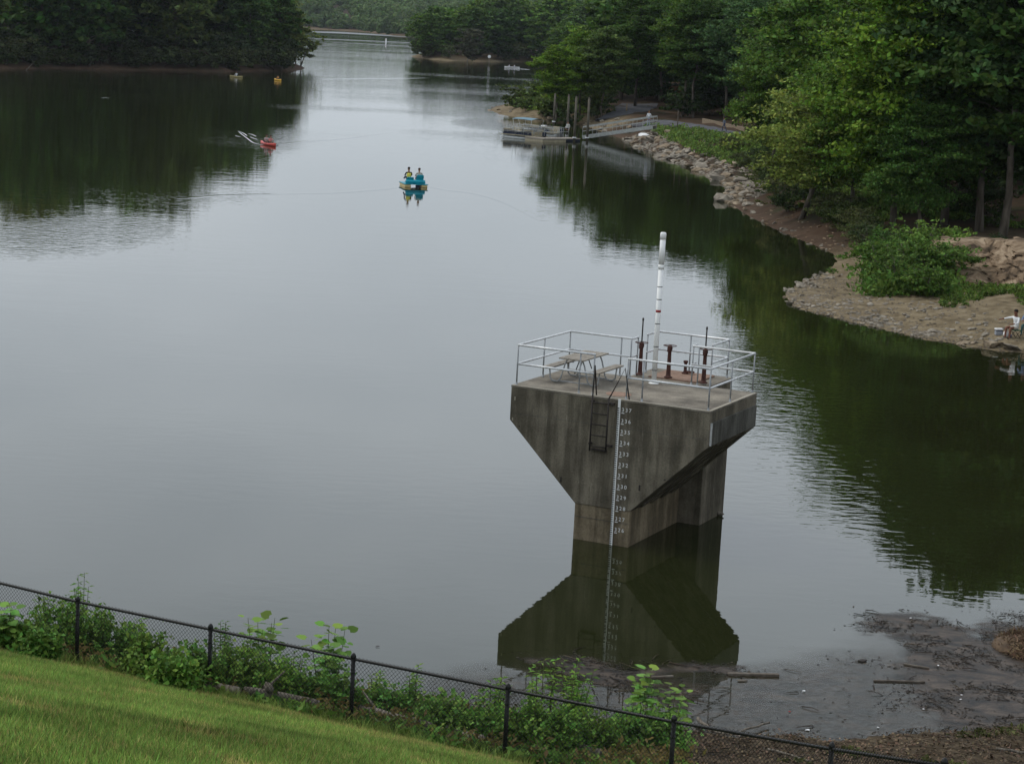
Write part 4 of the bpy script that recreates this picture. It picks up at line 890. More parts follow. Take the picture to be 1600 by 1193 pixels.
# hero trees of the right bank: base pixel, height, variant, colour, label
HERO = [
 (1252, 342, 10.9, MULTI, (.22, .28, .06), 'light yellow-green multi-stemmed tree leaning over the riprap bank', 'broadleaf_tree'),
 (1330, 335, 13.6, NEAR[0], (.11, .2, .03), 'bright green leafy tree behind the small multi-stemmed tree'),
 (1395, 352, 17.6, NEAR[1], LT, 'big bright green tree above the green bush at the cove'),
 (1432, 372, 9.5, NEAR[2], (.075, .15, .03), 'fresh green lower tree hanging over the bush by the cove'),
 (1475, 350, 20.6, NEAR[0], DK, 'dark leafy tree rising left of the two bare trunks'),
 (1530, 362, 21.5, TALL[1], BL, 'dark tree on the left of the two pale trunks above the outcrop'),
 (1566, 372, 22.0, TALL[2], DK, 'dark tree on the right of the two pale trunks above the outcrop'),
 (1610, 352, 21.6, NEAR[1], BL, 'blue-green tree at the right edge above the outcrop'),
 (1665, 372, 21.5, TALL[0], MD, 'tall tree just beyond the right edge above the outcrop'),
 (1205, 262, 13.2, NEAR[2], MD, 'mid green tree standing back behind the multi-stemmed tree'),
 (1285, 262, 18.5, NEAR[1], (.09, .15, .035), 'tall light green tree with feathery top, right of centre'),
 (1365, 292, 19.5, NEAR[0], MD, 'tall mid green tree in the wood between the bright trees'),
 (1160, 186, 17.5, TALL[0], BL, 'tall dark tree with a bare trunk right behind the timber wall'),
 (1133, 184, 17.0, TALL[1], DK, 'tall dark tree with a pale lower trunk behind the walker'),
 (1082, 184, 17.5, TALL[2], DK, 'tall dark tree with a leaning trunk by the path'),
 (1066, 182, 16.5, TALL[3], MD, 'tall tree next left of the leaning trunk by the path'),
 (992, 166, 18.0, TALL[0], DK, 'dark tree with a bare reddish trunk above the slipway'),
 (905, 190, 13.8, TALL[2], LT, 'light green tree hanging over the pilings of the dock'),
 (868, 176, 12.6, TALL[3], LT, 'light green tree at the left end of the right-hand wood'),
 (940, 186, 13.8, TALL[1], (.09, .14, .035), 'green tree above the gangway'),
 (1030, 160, 17.0, TALL[1], MD, 'dark green tree behind the notice board'),
]
taken = []
for h in HERO:
    q = GT(h[0], h[1]); sc = h[2]/(10.5 if h[3] is MULTI else 16 if h[3] in NEAR else 18)
    tree('broadleaf_tree', h[3], q-Vector((0, 0, .1)), random.uniform(0, 6.28), (sc*random.uniform(.95, 1.1), sc*random.uniform(.95, 1.1), sc), h[4], h[5]); taken.append((q.x, q.y))
taken = np.array(taken)
def in_view(x, y, m=1.1):
    return abs(x) < y*.2427*m + 3
def scatter(n, xr, yr, dmin, dmax, sp, test=None, tries=9000, pre=()):
    P_ = RNG.uniform((xr[0], yr[0]), (xr[1], yr[1]), (tries, 2)); d = shore(P_); P_ = P_[(d > dmin) & (d < dmax)]; out = list(pre); res = []
    for x, y in P_:
        if len(res) >= n: break
        if not in_view(x, y): continue
        if test and not test(x, y): continue
        if any((x-a)**2+(y-b_)**2 < sp*sp for a, b_ in out): continue
        out.append((x, y)); res.append((x, y))
    return res
def clear_path(x, y):
    X_, Y_, _ = proj((x, y, hz(x, y)))
    if y > 345: return True
    if 955 < X_ < 1060: return Y_ < 158
    if 1060 <= X_ < 1200: return Y_ < 184
    if 1200 <= X_ < 1320: return Y_ < 300
    if X_ > 1440: return Y_ < 362
    if X_ > 1320: return Y_ < 356
    return True
rt = scatter(150, (-5, 95), (95, 620), 6, 95, 4.6, clear_path, pre=[tuple(a) for a in taken])
for x, y in rt:
    far_ = y > 250; v = random.choice(FAR if y > 290 else TALL); H0 = 17 if v in FAR else 18
    dsh = float(shore(np.array([[x, y]]))[0]); X_, Y_, _ = proj((x, y, hz(x, y)))
    c = DK if random.random() < .55 else MD if random.random() < .6 else BL
    if X_ < 960: c = MD if random.random() < .6 else LT
    h_ = (random.uniform(15.5, 19.5)+(2.5 if X_ > 1380 else 0) if X_ > 1200 else random.uniform(17, 21)) if X_ > 960 else random.uniform(12, 14.5); s_ = h_/H0
    if y > 345: lb, gr = 'dark tree in the wood across the bay behind the spit', 'trees across the bay'
    elif X_ < 960: lb, gr = 'leafy green tree in the wood behind the dock and pilings', 'trees behind the dock'
    elif X_ < 1200: lb, gr = 'dark green tree deep in the wood behind the path', 'trees of the wood behind the path'
    else: lb, gr = 'dark green tree deep in the wood above the cove and outcrop', 'trees of the wood above the cove'
    tree('broadleaf_tree', v, (x, y, hz(x, y)-.15), random.uniform(0, 6.28), (s_*1.1, s_*1.1, s_), jit(c), lb, gr)
# the wooded shore goes on past the right edge of the picture
for k, (x, y) in enumerate([(38, 96), (45, 90), (36, 84), (43, 78), (37, 70), (46, 68), (36, 60), (42, 54), (34, 48), (50, 84), (52, 74), (50, 60), (33, 40), (42, 44), (38, 104), (46, 102)]):
    s_ = random.uniform(15, 19)/18; tree('broadleaf_tree', TALL[k % 4], (x, y, hz(x, y)-.1), random.uniform(0, 6.28), s_, jit(MD), 'tree of the shore wood just beyond the right edge of the picture', 'trees past the right edge')
# left wooded point
def left_ok(x, y): return x < -45 and y > 380 and proj((x, y, 2))[0] < 449
lt = scatter(80, (-190, -50), (385, 640), 2.5, 60, 6.0, left_ok)
for x, y in lt:
    d = float(shore(np.array([[x, y]]))[0]); tip = max(0, min(1, (-52-x)/26)); h_ = (9+16*tip)*random.uniform(.85, 1.15)+min(4, d*.15); s_ = h_/17
    c = random.choice([DK, MD, MD, (.075, .11, .03), (.06, .12, .022)]) if random.random() > .12 else (.16, .18, .05)
    tree('broadleaf_tree', random.choice(FAR), (x, y, hz(x, y)-.1), random.uniform(0, 6.28), (s_*1.05, s_*1.05, s_), jit(c, .25), *((('dark tree in the front row of the left wood, at the water', 'front row trees of the left wood') if d < 9 else ('dark tree deep inside the left wood, behind its front row', 'inner trees of the left wood')) if x < -72 else ('dark tree on the low tapering end of the left point', 'trees at the end of the left point')))
for k, (x_, y_, h_, lb) in enumerate(((470, 104, 9.5, 'small open tree leaning out at the tip of the left point'), (462, 104, 9, 'slim tree just behind the tip of the left point'), (447, 105, 11, 'yellowish slim tree near the tip of the left point'))):
    q = G(x_, y_); v = tree_meshes(90, 9.5, 7, 2.4, 1500, .5, 26, multi=2, lean=.12, thick=.2) if k == 0 else tree_meshes(91+k, 9.5, 5.5, 2.5, 1300, .5, 24, thick=.14)
    tree('broadleaf_tree', v, (q[0], q[1], max(.1, hz(q[0], q[1]))), 0, h_/9.5, (.13, .17, .04) if k < 2 else (.17, .19, .05), lb)
for (x_, y0_, y1_, lb) in ((27, 88, 4, 'pale dead trunk standing among the trees at the far left'), (393, 62, 8, 'pale bare stem near the right end of the left wood')):
    q = GT(x_, y0_, 2) if x_ > 0 else None; hh = (y0_-y1_)/F_*math.hypot(q.x, q.y); o = empty('dead_tree', q, label=lb, cat='tree'); b = MB(); b.tube([(0, 0, -.3), (.1, 0, hh*.5), (.0, 0, hh)], [.24, .16, .06], 7); b.tube([(.08, 0, hh*.55), (1.0, .2, hh*.8)], [.07, .02], 5); b.build('trunk', M['palebark'], o)
# fallen trunks on the left shore
for (a_, c_, lb) in (((18, 88), (52, 106), 'pale fallen trunk slanting into the water at the far left'), ((405, 88), (432, 94), 'thin fallen trunk near the end of the left point')):
    p0, p1 = GT(*a_, 3), GT(*c_, .3); o = empty('fallen_trunk', p0, label=lb, cat='fallen tree'); d_ = p1-p0; b = MB(); b.tube([(0, 0, .5), d_*.5+Vector((0, 0, .5)), d_+Vector((0, 0, .0))], [.28, .22, .12], 8); b.build('trunk', M['palebark'], o)
    b = MB(); b.tube([d_*.6+Vector((0, 0, .4)), d_*.6+Vector((1.5, 0, 2))], [.08, .02], 5); b.build('branch', M['palebark'], o)
# headland in the middle distance
hl = scatter(58, (-48, 90), (690, 860), 2.5, 60, 8.0)
for x, y in hl:
    d = float(shore(np.array([[x, y]]))[0]); s_ = random.uniform(15, 21)/17*(1.1 if d > 15 else .85)
    tree('broadleaf_tree', random.choice(FAR), (x, y, hz(x, y)-.1), random.uniform(0, 6.28), (s_*1.25, s_*1.25, s_), jit(random.choice([DK, MD, MD, (.07, .13, .025)])), *(('dark tree in the front row of the wooded headland', 'front row trees of the headland') if d < 14 else ('dark tree farther back on the wooded headland', 'inner trees of the headland')))
q = GT(730, 92); tree('broadleaf_tree', tree_meshes(97, 13, 8, 3, 1800, .7, 30, lean=.1, mtl=M['palebark']), q, 0, 1, (.08, .085, .05), 'greyish leaning tree with a pale trunk on the headland shore')
# far hill: one mass of wood
def far_wood():
    C_ = []; NN = []; b = MB(); k = 0; P_ = RNG.uniform((-420, 1270), (80, 2000), (5200, 2)); d = shore(P_); P_ = P_[(d > 2) & (np.abs(P_[:, 0]+.09*P_[:, 1]) < P_[:, 1]*.12)][:900]; Z = terrain(P_); d = shore(P_)
    B2 = RNG.uniform((-420, 1270), (80, 1700), (30000, 2)); db = shore(B2); B2 = B2[(db > .8) & (db < 16) & (np.abs(B2[:, 0]+.09*B2[:, 1]) < B2[:, 1]*.12)][:420]; P_ = np.vstack([P_, B2]); Z = terrain(P_); d = np.append(d, np.full(len(B2), 5.))
    for (x, y), z, dd_ in zip(P_, Z, d):
        H = RNG.uniform(11, 19) if dd_ > 16 else RNG.uniform(3, 9); W_ = H*.8; n = 240
        for sph in range(6):
            c_ = np.array([x, y, z+H*.55]) + RNG.normal(size=3)*np.array([W_*.26, W_*.26, H*.17]); u_ = RNG.normal(size=(n//6, 3)); u_ /= np.linalg.norm(u_, axis=1, keepdims=True)
            C_.append(c_+u_*np.array([W_*.3, W_*.3, H*.17])*RNG.uniform(.75, 1.05, (len(u_), 1))); NN.append(u_+RNG.normal(size=u_.shape)*.4+[0, 0, .6])
    C_ = np.concatenate(C_); NN = np.concatenate(NN)
    me = leaves_mesh('far_wood', C_, NN, 1.7, 1.4, 3, mtl=leafmat('far_foliage', .3, False, (.08, .13, .038), .4, .045)); return link('far_wood', me, kind='stuff', label='hazy wooded hillside closing the far end of the lake', cat='wood')
far_wood()
# bushes of the right bank
BUSH = [(1380, 450, 2.2), (1405, 458, 1.9), (1430, 452, 2.3), (1455, 448, 2.0), (1475, 440, 1.9), (1395, 430, 2.2), (1425, 425, 2.4), (1460, 420, 2.3), (1440, 462, 1.4), (1415, 440, 2.2)]
for k, (x_, y_, h_) in enumerate(BUSH):
    q = GT(x_, y_); tree('bush', SHR[k % 3], q-Vector((0, 0, .1)), random.uniform(0, 6), h_/3*1.22, jit((.10, .185, .035) if k < 7 else (.12, .21, .04)), 'green bush %s of the thicket' % ['at the front left corner', 'at the front, nearest the beach,', 'at the front middle', 'at the front right', 'at the right end, touching the outcrop,', 'at the back left', 'at the back middle', 'at the back right', 'that is the lowest, at the very foot', 'in the centre'][k], 'bushes left of the outcrop', 'bush')
q = GT(1558, 388, 3.5); tree('bush', SHR[0], q, 1, .3, (.05, .09, .03), 'small round bush sitting on top of the rock outcrop', None, 'bush')
SB = []
for (px_, py_) in [(1290, 345), (1310, 358), (1335, 372), (1350, 385), (1230, 330), (1205, 300), (1185, 285), (1160, 262), (1215, 318), (1270, 320), (1175, 250), (1190, 262), (1220, 285), (1250, 300), (1145, 240), (1300, 330), (1320, 340), (1345, 355), (1365, 372), (1240, 270), (1200, 240), (1270, 290), (1360, 395), (1290, 300)]:
    SB.append(GT(px_, py_))
for k, q in enumerate(SB): tree('bush', SHR[k % 3], q-Vector((0, 0, .15)), random.uniform(0, 6), random.uniform(.45, .8), jit(random.choice([(.08, .12, .03), (.06, .095, .03), (.11, .13, .045)])), 'low leafy bush on the slope between the riprap and the wood', 'bushes above the riprap', 'bush')
for k, (px_, py_) in enumerate([(805, 168), (822, 174), (840, 172), (858, 182), (872, 186), (885, 184), (848, 165), (815, 160), (900, 182), (868, 172), (918, 182), (932, 186)]):
    q = GT(px_, py_, .5); tree('bush', SHF[k % 2], q-Vector((0, 0, .2)), random.uniform(0, 6), random.uniform(.7, 1.15), jit((.085, .125, .03)), 'bright green bush on the spit behind the moored boats', 'bushes on the spit', 'bush')
us = scatter(70, (-140, -50), (392, 600), 3, 22, 3.6, left_ok)
for k, (x, y) in enumerate(us): tree('bush', SHF[k % 2], (x, y, hz(x, y)-.2), random.uniform(0, 6), random.uniform(1.1, 1.9), jit((.035, .055, .016), .3), 'dark undergrowth bush inside the wood of the left point', 'undergrowth of the left wood', 'bush')
us = scatter(60, (-2, 70), (100, 330), 8, 30, 3.6, clear_path)
for k, (x, y) in enumerate(us): tree('bush', (SHR if y < 180 else SHF)[k % 2], (x, y, hz(x, y)-.2), random.uniform(0, 6), random.uniform(.8, 1.5), jit((.04, .07, .018), .3), 'dark undergrowth bush among the trunks of the right-hand wood', 'undergrowth of the right wood', 'bush')
lb_ = scatter(46, (-130, -50), (390, 560), .4, 4, 2.8, left_ok)
for k, (x, y) in enumerate(lb_): tree('bush', SHF[k % 2], (x, y, hz(x, y)-.2), random.uniform(0, 6), random.uniform(.8, 1.5), jit((.05, .065, .022), .3), 'dark bush overhanging the water along the left point', 'bushes at the water on the left point', 'bush')
hb_ = scatter(40, (-48, 20), (690, 800), 1.5, 9, 3.5)
for k, (x, y) in enumerate(hb_): tree('bush', SHF[k % 2], (x, y, hz(x, y)-.2), random.uniform(0, 6), random.uniform(1.0, 1.9), jit((.05, .07, .022), .3), 'dark bush along the shore of the headland', 'bushes on the headland shore', 'bush')
# weedy ground cover on the right bank
def weeds(name, P_, hmin, hmax, per, leaf, col, label, seed, zf=None):
    r_ = np.random.default_rng(seed); n = len(P_); Z = terrain(P_); C_ = np.repeat(np.column_stack([P_, Z]), per, 0); h = r_.uniform(hmin, hmax, n).repeat(per)
    C_ = C_ + np.column_stack([r_.normal(size=(n*per, 2))*(h*.45)[:, None], np.abs(r_.random(n*per))*h]); NN = r_.normal(size=C_.shape)*np.array([1, 1, .6]) + [0, 0, .5]
    me = leaves_mesh(name, C_, NN, leaf, 2.2, seed); o = link(name, me, kind='stuff', label=label, cat='ground cover'); o.color = (*col, 1); return o
P_ = RNG.uniform((5, 95), (60, 310), (60000, 2)); d = shore(P_); P_ = P_[(np.abs(P_[:, 0]) < P_[:, 1]*.26) & (d > 0)]; d = shore(P_)
pxs = np.array([proj((x, y, 1.5))[:2] for x, y in P_])
m1 = (d > 3.2) & (d < 12) & (P_[:, 1] > 146) & (pxs[:, 0] > 1010) & (vnoise(P_, 2.5, 12) > -.22)
dens = vnoise(P_, 3, 14)
Q = P_[m1][:5200]
Qz = terrain(Q); qp = np.array([proj((x, y, z))[:2] for (x, y), z in zip(Q, Qz)])
pathy = np.interp(qp[:, 0], [1000, 1030, 1075, 1120, 1165, 1215, 1290], [192, 192, 195, 205, 212, 222, 236]); Q = Q[(np.abs(qp[:, 1]-pathy) > 7) & (qp[:, 1] > pathy)]
weeds('weeds', Q, .2, .7, 9, .17, (.12, .19, .04), 'green weeds covering the slope above the riprap stones', 31)
m2 = (d > 9) & (d < 24) & (P_[:, 1] < 146) & (dens > .05) | (d > 14) & (d < 17) & (P_[:, 1] < 146)
weeds('weeds', P_[m2][:2400], .08, .34, 10, .10, (.11, .18, .035), 'patchy low weeds at the back of the gravel beach', 32)
P3 = RNG.uniform((16, 108), (30, 132), (9000, 2)); q3 = np.array([proj((x, y, z))[:2] for (x, y), z in zip(P3, terrain(P3))]); k3 = (q3[:, 0] > 1352+.3*(465-q3[:, 1])) & (q3[:, 0] < 1492-.25*(470-q3[:, 1])) & (q3[:, 1] > 372) & (q3[:, 1] < 464)
weeds('weeds', P3[k3][:900], .5, 1.5, 16, .15, (.10, .175, .035), 'tall rank weeds around the green thicket left of the outcrop', 34)
k4 = (q3[:, 0] > 1470) & (q3[:, 1] > 446) & (q3[:, 1] < 482) & (vnoise(P3, 1.5, 44) > -.2)
weeds('weeds', P3[k4][:700], .08, .3, 10, .09, (.095, .15, .03), 'short grass below the rock outcrop at the back of the beach', 35)
P2 = RNG.uniform((-12, 285), (25, 345), (9000, 2)); d2 = shore(P2); P2 = P2[(d2 > 3.5) & (d2 < 22)]; P2 = P2[np.array([proj((x, y, 2))[0] for x, y in P2]) < 925][:1500]
weeds('weeds', P2, .3, 1.2, 7, .3, (.12, .18, .035), 'tall weeds on the spit beyond the dock', 33)

# gravel on the point and beach: uncountable pebbles
def pebbles():
    P_ = RNG.uniform((12, 96), (34, 124), (30000, 2)); d = shore(P_); k = (d > .0) & (d < 9) & (RNG.random(len(P_)) < np.exp(-d/2.6)); P_ = P_[k][:2600]; Z = terrain(P_); b = []
    ico = np.array([(0, 0, 1), (.9, 0, .1), (.28, .85, .1), (-.73, .5, .1), (-.73, -.5, .1), (.28, -.85, .1)]); fc = np.array([(0, 1, 2), (0, 2, 3), (0, 3, 4), (0, 4, 5), (0, 5, 1)])
    n = len(P_); sz = RNG.uniform(.025, .085, (n, 1, 1))*np.array([1, 1, .7]); V_ = ico[None]*sz*RNG.uniform(.7, 1.4, (n, 6, 3)) + np.column_stack([P_, Z])[:, None]
    Fq = fc[None]+(np.arange(n)*6)[:, None, None]; me = np_mesh('gravel', V_.reshape(-1, 3), Fq.reshape(-1, 3), [noisy('pebble_stone', [(.07, .055, .04), (.14, .115, .085), (.24, .2, .155)], .9, .9, detail=2)])
    link('gravel', me, kind='stuff', label='small gravel strewn over the point and beach', cat='gravel')
pebbles()

# ---------------------------------------------------------------- angler and kit at the right edge
q = GT(1586, 527, .7)
person('person', q+Vector((0, 0, .36)), R(118), 'chair', dict(top=(.78, .79, .8), legs=(.5, .48, .44), shin='skin2', skin=(.2, .09, .06), skin2=(.2, .09, .06), sleeve=(.78, .79, .8), hair=(.015, .01, .01), shoe=(.03, .02, .02)), 'angler in a white T-shirt seated on the beach with one arm held out', 1.05,
       arms={1: [(.19, .03, .57), (.42, .16, .5), (.62, .34, .42)], -1: [(-.19, .03, .57), (-.3, .16, .34), (-.16, .38, .3)]})
o = empty('stool', q, R(118), label='low folding stool under the white-shirted angler', cat='stool')
b = MB(); b.box((0, 0, .36), (.4, .36, .04)); b.build('seat', mat('green_cloth', (.03, .12, .07), .8), o, bevel=.01)
for s_ in (-1, 1):
    b = MB(); b.tube([(s_*.17, -.16, .0), (s_*.17, .16, .34)], .014, 6); b.tube([(s_*.17, .16, .0), (s_*.17, -.16, .34)], .014, 6); b.build('leg', M['darkiron'], o)
q2 = GT(1603, 524, .8)
person('person', q2+Vector((.1, .2, .38)), R(150), 'chair', dict(top=(.2, .27, .42), legs=(.06, .12, .12), hair=(.02, .015, .01), skin=(.24, .12, .08)), 'second angler in blue half cut off by the right edge', 1.0)
o = empty('stool', q2+Vector((.1, .2, 0)), R(150), label='folding stool under the angler in blue', cat='stool')
b = MB(); b.box((0, 0, .36), (.42, .38, .04)); b.build('seat', mat('green_cloth2', (.04, .14, .1), .8), o, bevel=.01)
for s_ in (-1, 1):
    b = MB(); b.tube([(s_*.17, -.16, .0), (s_*.17, .16, .34)], .014, 6); b.tube([(s_*.17, .16, .0), (s_*.17, -.16, .34)], .014, 6); b.build('leg', M['darkiron'], o)
q = GT(1560, 523, .6); o = empty('cooler', q, R(12), label='small cooler with white lid and dark middle on the beach', cat='cooler')
b = MB(); b.box((0, 0, .1), (.34, .22, .2)); b.build('body', mat('grey_plastic', (.28, .3, .34), .6), o, bevel=.02)
b = MB(); b.box((0, 0, .225), (.35, .23, .05)); b.build('band', M['tarp'], o, bevel=.01)
b = MB(); b.box((0, 0, .285), (.37, .25, .07)); b.build('lid', M['whiteplain'], o, bevel=.02)
q = GT(1572, 526, .6); o = empty('plastic_bag', q, R(0), label='crumpled white plastic bag beside the angler', cat='bag')
b = MB(); b.lathe([(.1, 0), (.15, .06), (.15, .16), (.1, .24), (.04, .27), (.07, .32)], n=11)
for i_ in range(len(b.v)): b.v[i_] = tuple(c_+random.uniform(-.02, .02) for c_ in b.v[i_])
b.build('bag_body', M['whiteplain'], o)
q = GT(1578, 527, .6); o = empty('bait_tub', q, 0, label='little blue-grey tub between the bag and the angler', cat='tub')
b = MB(); b.lathe([(.07, 0), (.085, .12), (.09, .12), (.09, .14), (.0, .14)], n=12); b.build('tub_body', mat('blue_tub', (.2, .24, .42), .5), o)
q = GT(1566, 488, 1); put_rock(q.x, q.y, .1, 'small pale stone on the sand above the cooler', None, .05, [RM[1]])

# ---------------------------------------------------------------- fence
fp = [Vector(q) for q in [(-12.9, 39.7, 2.2)] + FP[1:9]]
fe = empty('chain_link_fence', fp[1], label='black chain-link fence running along the foot of the grass slope', cat='fence')
org = fp[1]
FH = 1.22
for q in fp:
    z0 = q-org; b = MB(); b.tube([z0+Vector((0, 0, -.3)), z0+Vector((0, 0, FH+.01))], .036, 10); ps = b.build('fence_post', M['black'], fe)
    b = MB(); b.lathe([(.042, FH-.02), (.046, FH+.02), (.03, FH+.06), (.01, FH+.075)], tuple(z0), 10); b.build('post_cap', M['black'], ps)
    b = MB()
    for hh in (.25, .6, .95): b.lathe([(.041, hh), (.041, hh+.02)], tuple(z0), 10)
    b.build('band', M['black'], ps)
b = MB(); b.tube([q-org+Vector((0, 0, FH-.03)) for q in fp], .026, 8); b.build('top_rail', M['black'], fe)
wire = MB(); dm = .078
vs, fs = [], []
for i_ in range(len(fp)-1):
    a_, c_ = fp[i_]-org, fp[i_+1]-org; ln = (c_-a_).length; H_ = FH+.03; n = int(ln/dm); nrm = (c_-a_).cross(Vector((0, 0, 1))).normalized()*.045
    def pt_(s_, z_): return a_.lerp(c_, s_/ln)+Vector((0, 0, z_))+nrm
    kk = int(H_/dm)+1
    for sg in (-1, 1):
        for k in range(-kk, n+kk):
            s0, s1 = k*dm, k*dm+sg*H_; z0_, z1_ = .02, H_
            # clip to the bay
            def clip(s0, z0, s1, z1):
                out = []
                for (s_, z_, s2, z2) in ((s0, z0, s1, z1), (s1, z1, s0, z0)):
                    if s_ < 0: t = (0-s_)/(s2-s_) if s2 != s_ else 2; z_ = z_+(z2-z_)*t; s_ = 0
                    elif s_ > ln: t = (ln-s_)/(s2-s_) if s2 != s_ else 2; z_ = z_+(z2-z_)*t; s_ = ln
                    out.append((s_, z_))
                return out
            if max(s0, s1) <= 0 or min(s0, s1) >= ln: continue
            (p0, p1) = clip(s0, z0_, s1, z1_)
            A_, B_ = pt_(*p0), pt_(*p1)
            if (B_-A_).length < .02: continue
            d_ = (B_-A_).normalized(); u_ = nrm.normalized(); w_ = d_.cross(u_); r_ = .0034; o_ = len(vs)
            for e_ in (A_, B_):
                for ang in (0, 2.094, 4.189): q_ = e_+(u_*math.cos(ang)+w_*math.sin(ang))*r_; vs.append(tuple(q_))
            fs += [(o_+j, o_+(j+1) % 3, o_+3+(j+1) % 3, o_+3+j) for j in range(3)]
wm_ = np_mesh('mesh_wire', vs, fs, [M['black']]); link('chain_link_mesh', wm_, fe)
b = MB(); b.tube([q-org+Vector((0, 0, .03))+Vector((.02, .04, 0)) for q in fp], .004, 4); b.build('tension_wire', M['black'], fe)

# ---------------------------------------------------------------- near bank: logs, weeds, saplings
def log(a_, c_, r0, r1, label, br=0, zl=.12):
    p0, p1 = GT(*a_, 2), GT(*c_, 2); o = empty('driftwood_log', p0, label=label, cat='log'); d_ = p1-p0; b = MB(); n = 9; pts = []; rs = []
    for k in range(n):
        t = k/(n-1); q = d_*t+Vector((random.uniform(-.05, .05), random.uniform(-.05, .05), 0)); w_ = p0+q; q.z = max(hz(w_.x, w_.y), .02)-p0.z+zl; pts.append(q); rs.append((r0+(r1-r0)*t)*random.uniform(.88, 1.12))
    b.tube(pts, rs, 9); b.build('trunk', M['log'], o)
    for k in range(br):
        q = pts[2+k*2]; b = MB(); b.tube([q, q+Vector((random.uniform(-.4, .4), random.uniform(.1, .5), .3))], [.04, .015], 5); b.build('branch', M['log'], o)
log((318, 1086), (372, 1098), .075, .07, 'short pale log lying behind the second fence post', 0, .18)
log((372, 1078), (420, 1103), .09, .08, 'dark log propped at a slant on the longer pale log', 0, .3)
log((380, 1098), (500, 1118), .09, .07, 'long pale driftwood log behind the fence between second and third posts', 1, .2)
log((560, 1125), (672, 1152), .085, .06, 'pale driftwood log behind the fence right of the third post', 1, .2)
log((700, 1158), (760, 1176), .08, .06, 'thin pale branch behind the fence left of the fourth post', 0, .2)
log((905, 1183), (935, 1190), .09, .08, 'short pale log end at the bottom edge right of the fourth post', 0, .15)
log((1195, 1168), (1262, 1190), .025, .018, 'bare curved pale stick on the bank near the bottom edge', 0, .08)
log((1560, 1172), (1600, 1176), .03, .03, 'pale stick at the bottom right corner of the bank', 0, .06)
log((1092, 1128), (1130, 1146), .04, .03, 'dark bent branch at the water edge behind the fence', 0, .08)
log((1135, 1142), (1200, 1133), .03, .02, 'thin branch on the mud behind the fence', 0, .06)

def plant(kind, q, h, col, label, seed, group=None, cat='plant'):
    """leafy stems: 'tall' narrow leaves round upright stems, 'broad' sapling of big leaves, 'bushy' mound of small leaves"""
    r_ = np.random.default_rng(seed); o = empty({'tall': 'leafy_weed', 'broad': 'broad_leaf_sapling', 'bushy': 'shrub'}[kind], q, label=label, cat=cat, group=group)
    b = MB(); C_ = []; NN = []; SZ = []; AX = []
    if kind == 'tall': ns, sprd, ls, lw, nl = r_.integers(8, 13), .3, .21, .07, 30
    elif kind == 'broad': ns, sprd, ls, lw, nl = 5, .24, .19, .17, 18
    else: ns, sprd, ls, lw, nl = 20, .42, .14, .085, 32
    for s_ in range(ns):
        a = r_.uniform(0, 6.28); rd = sprd*math.sqrt(r_.random())*h*(.9 if kind != 'bushy' else 1.15); hh = h*r_.uniform(.6, 1.0)*(1 if kind != 'bushy' else (1-.45*(rd/(sprd*h*1.15))**2))
        b0 = np.array([math.cos(a)*rd*.45, math.sin(a)*rd*.45, 0]); tp = np.array([math.cos(a)*rd, math.sin(a)*rd, hh]); md_ = b0*.5+tp*.5+np.array([0, 0, hh*.06]); b.tube([b0, md_, tp], [.012, .009, .004], 5, False)
        for k in range(nl):
            t = (k+r_.random())/nl; t = .12+.88*t if kind != 'broad' else .3+.7*t; p_ = (b0*(1-t)**2+2*md_*t*(1-t)+tp*t*t); an = k*2.4+r_.uniform(-.4, .4); out = np.array([math.cos(an), math.sin(an), .35 if t > .9 else r_.uniform(-.15, .3)]); out /= np.linalg.norm(out)
            L_ = ls*r_.uniform(.6, 1.2)*(1-.35*t if kind != 'broad' else 1); C_.append(p_+out*(L_*.55+(.08 if kind == 'broad' else .0))); AX.append(out); SZ.append((L_, lw*L_/ls)); up = np.array([0, 0, 1])-out*out[2]+r_.normal(size=3)*.25; NN.append(up)
            if kind == 'bushy':
                for _ in range(2): C_.append(p_+r_.normal(size=3)*.1); ax_ = r_.normal(size=3); ax_/=np.linalg.norm(ax_); AX.append(ax_); SZ.append((L_, lw)); NN.append(r_.normal(size=3)*.6+[0, 0, 1])
    C_, AX, NN, SZ = map(np.array, (C_, AX, NN, SZ)); NN -= (NN*AX).sum(1, keepdims=True)*AX; NN /= np.linalg.norm(NN, axis=1, keepdims=True); B_ = np.cross(NN, AX); Lh, Wh = SZ[:, :1]/2, SZ[:, 1:]/2; dr = np.array([0, 0, -1.])*Lh*.35
    if kind == 'broad': ring = [C_-AX*Lh*.75, C_-AX*Lh-B_*Wh*.55, C_-AX*Lh*.4-B_*Wh*1.1, C_+AX*Lh*.35-B_*Wh*.85+dr*.4, C_+AX*Lh+dr, C_+AX*Lh*.35+B_*Wh*.85+dr*.4, C_-AX*Lh*.4+B_*Wh*1.1, C_-AX*Lh+B_*Wh*.55]
    else: ring = [C_-AX*Lh, C_-AX*Lh*.2-B_*Wh+NN*Wh*.3, C_+AX*Lh+dr, C_-AX*Lh*.2+B_*Wh+NN*Wh*.3]
    k = len(ring); V_ = np.stack(ring, 1).reshape(-1, 3); me = np_mesh('leaves', V_, np.arange(len(C_)*k).reshape(-1, k), [M['weed']])
    b.build('stems', M['weedstem'], o); f_ = link('foliage', me, o); f_.color = (*col, 1); return o
M['weedstem'] = noisy('green_stem', [(.06, .08, .03), (.12, .10, .05)], 5)
def bank(px, py, back):
    """point on the bank just behind the fence line for a plant seen with its foot near that pixel"""
    q = GT(px, py, 2.); return q
LG, MG, DG = (.15, .28, .05), (.145, .27, .05), (.11, .21, .04)
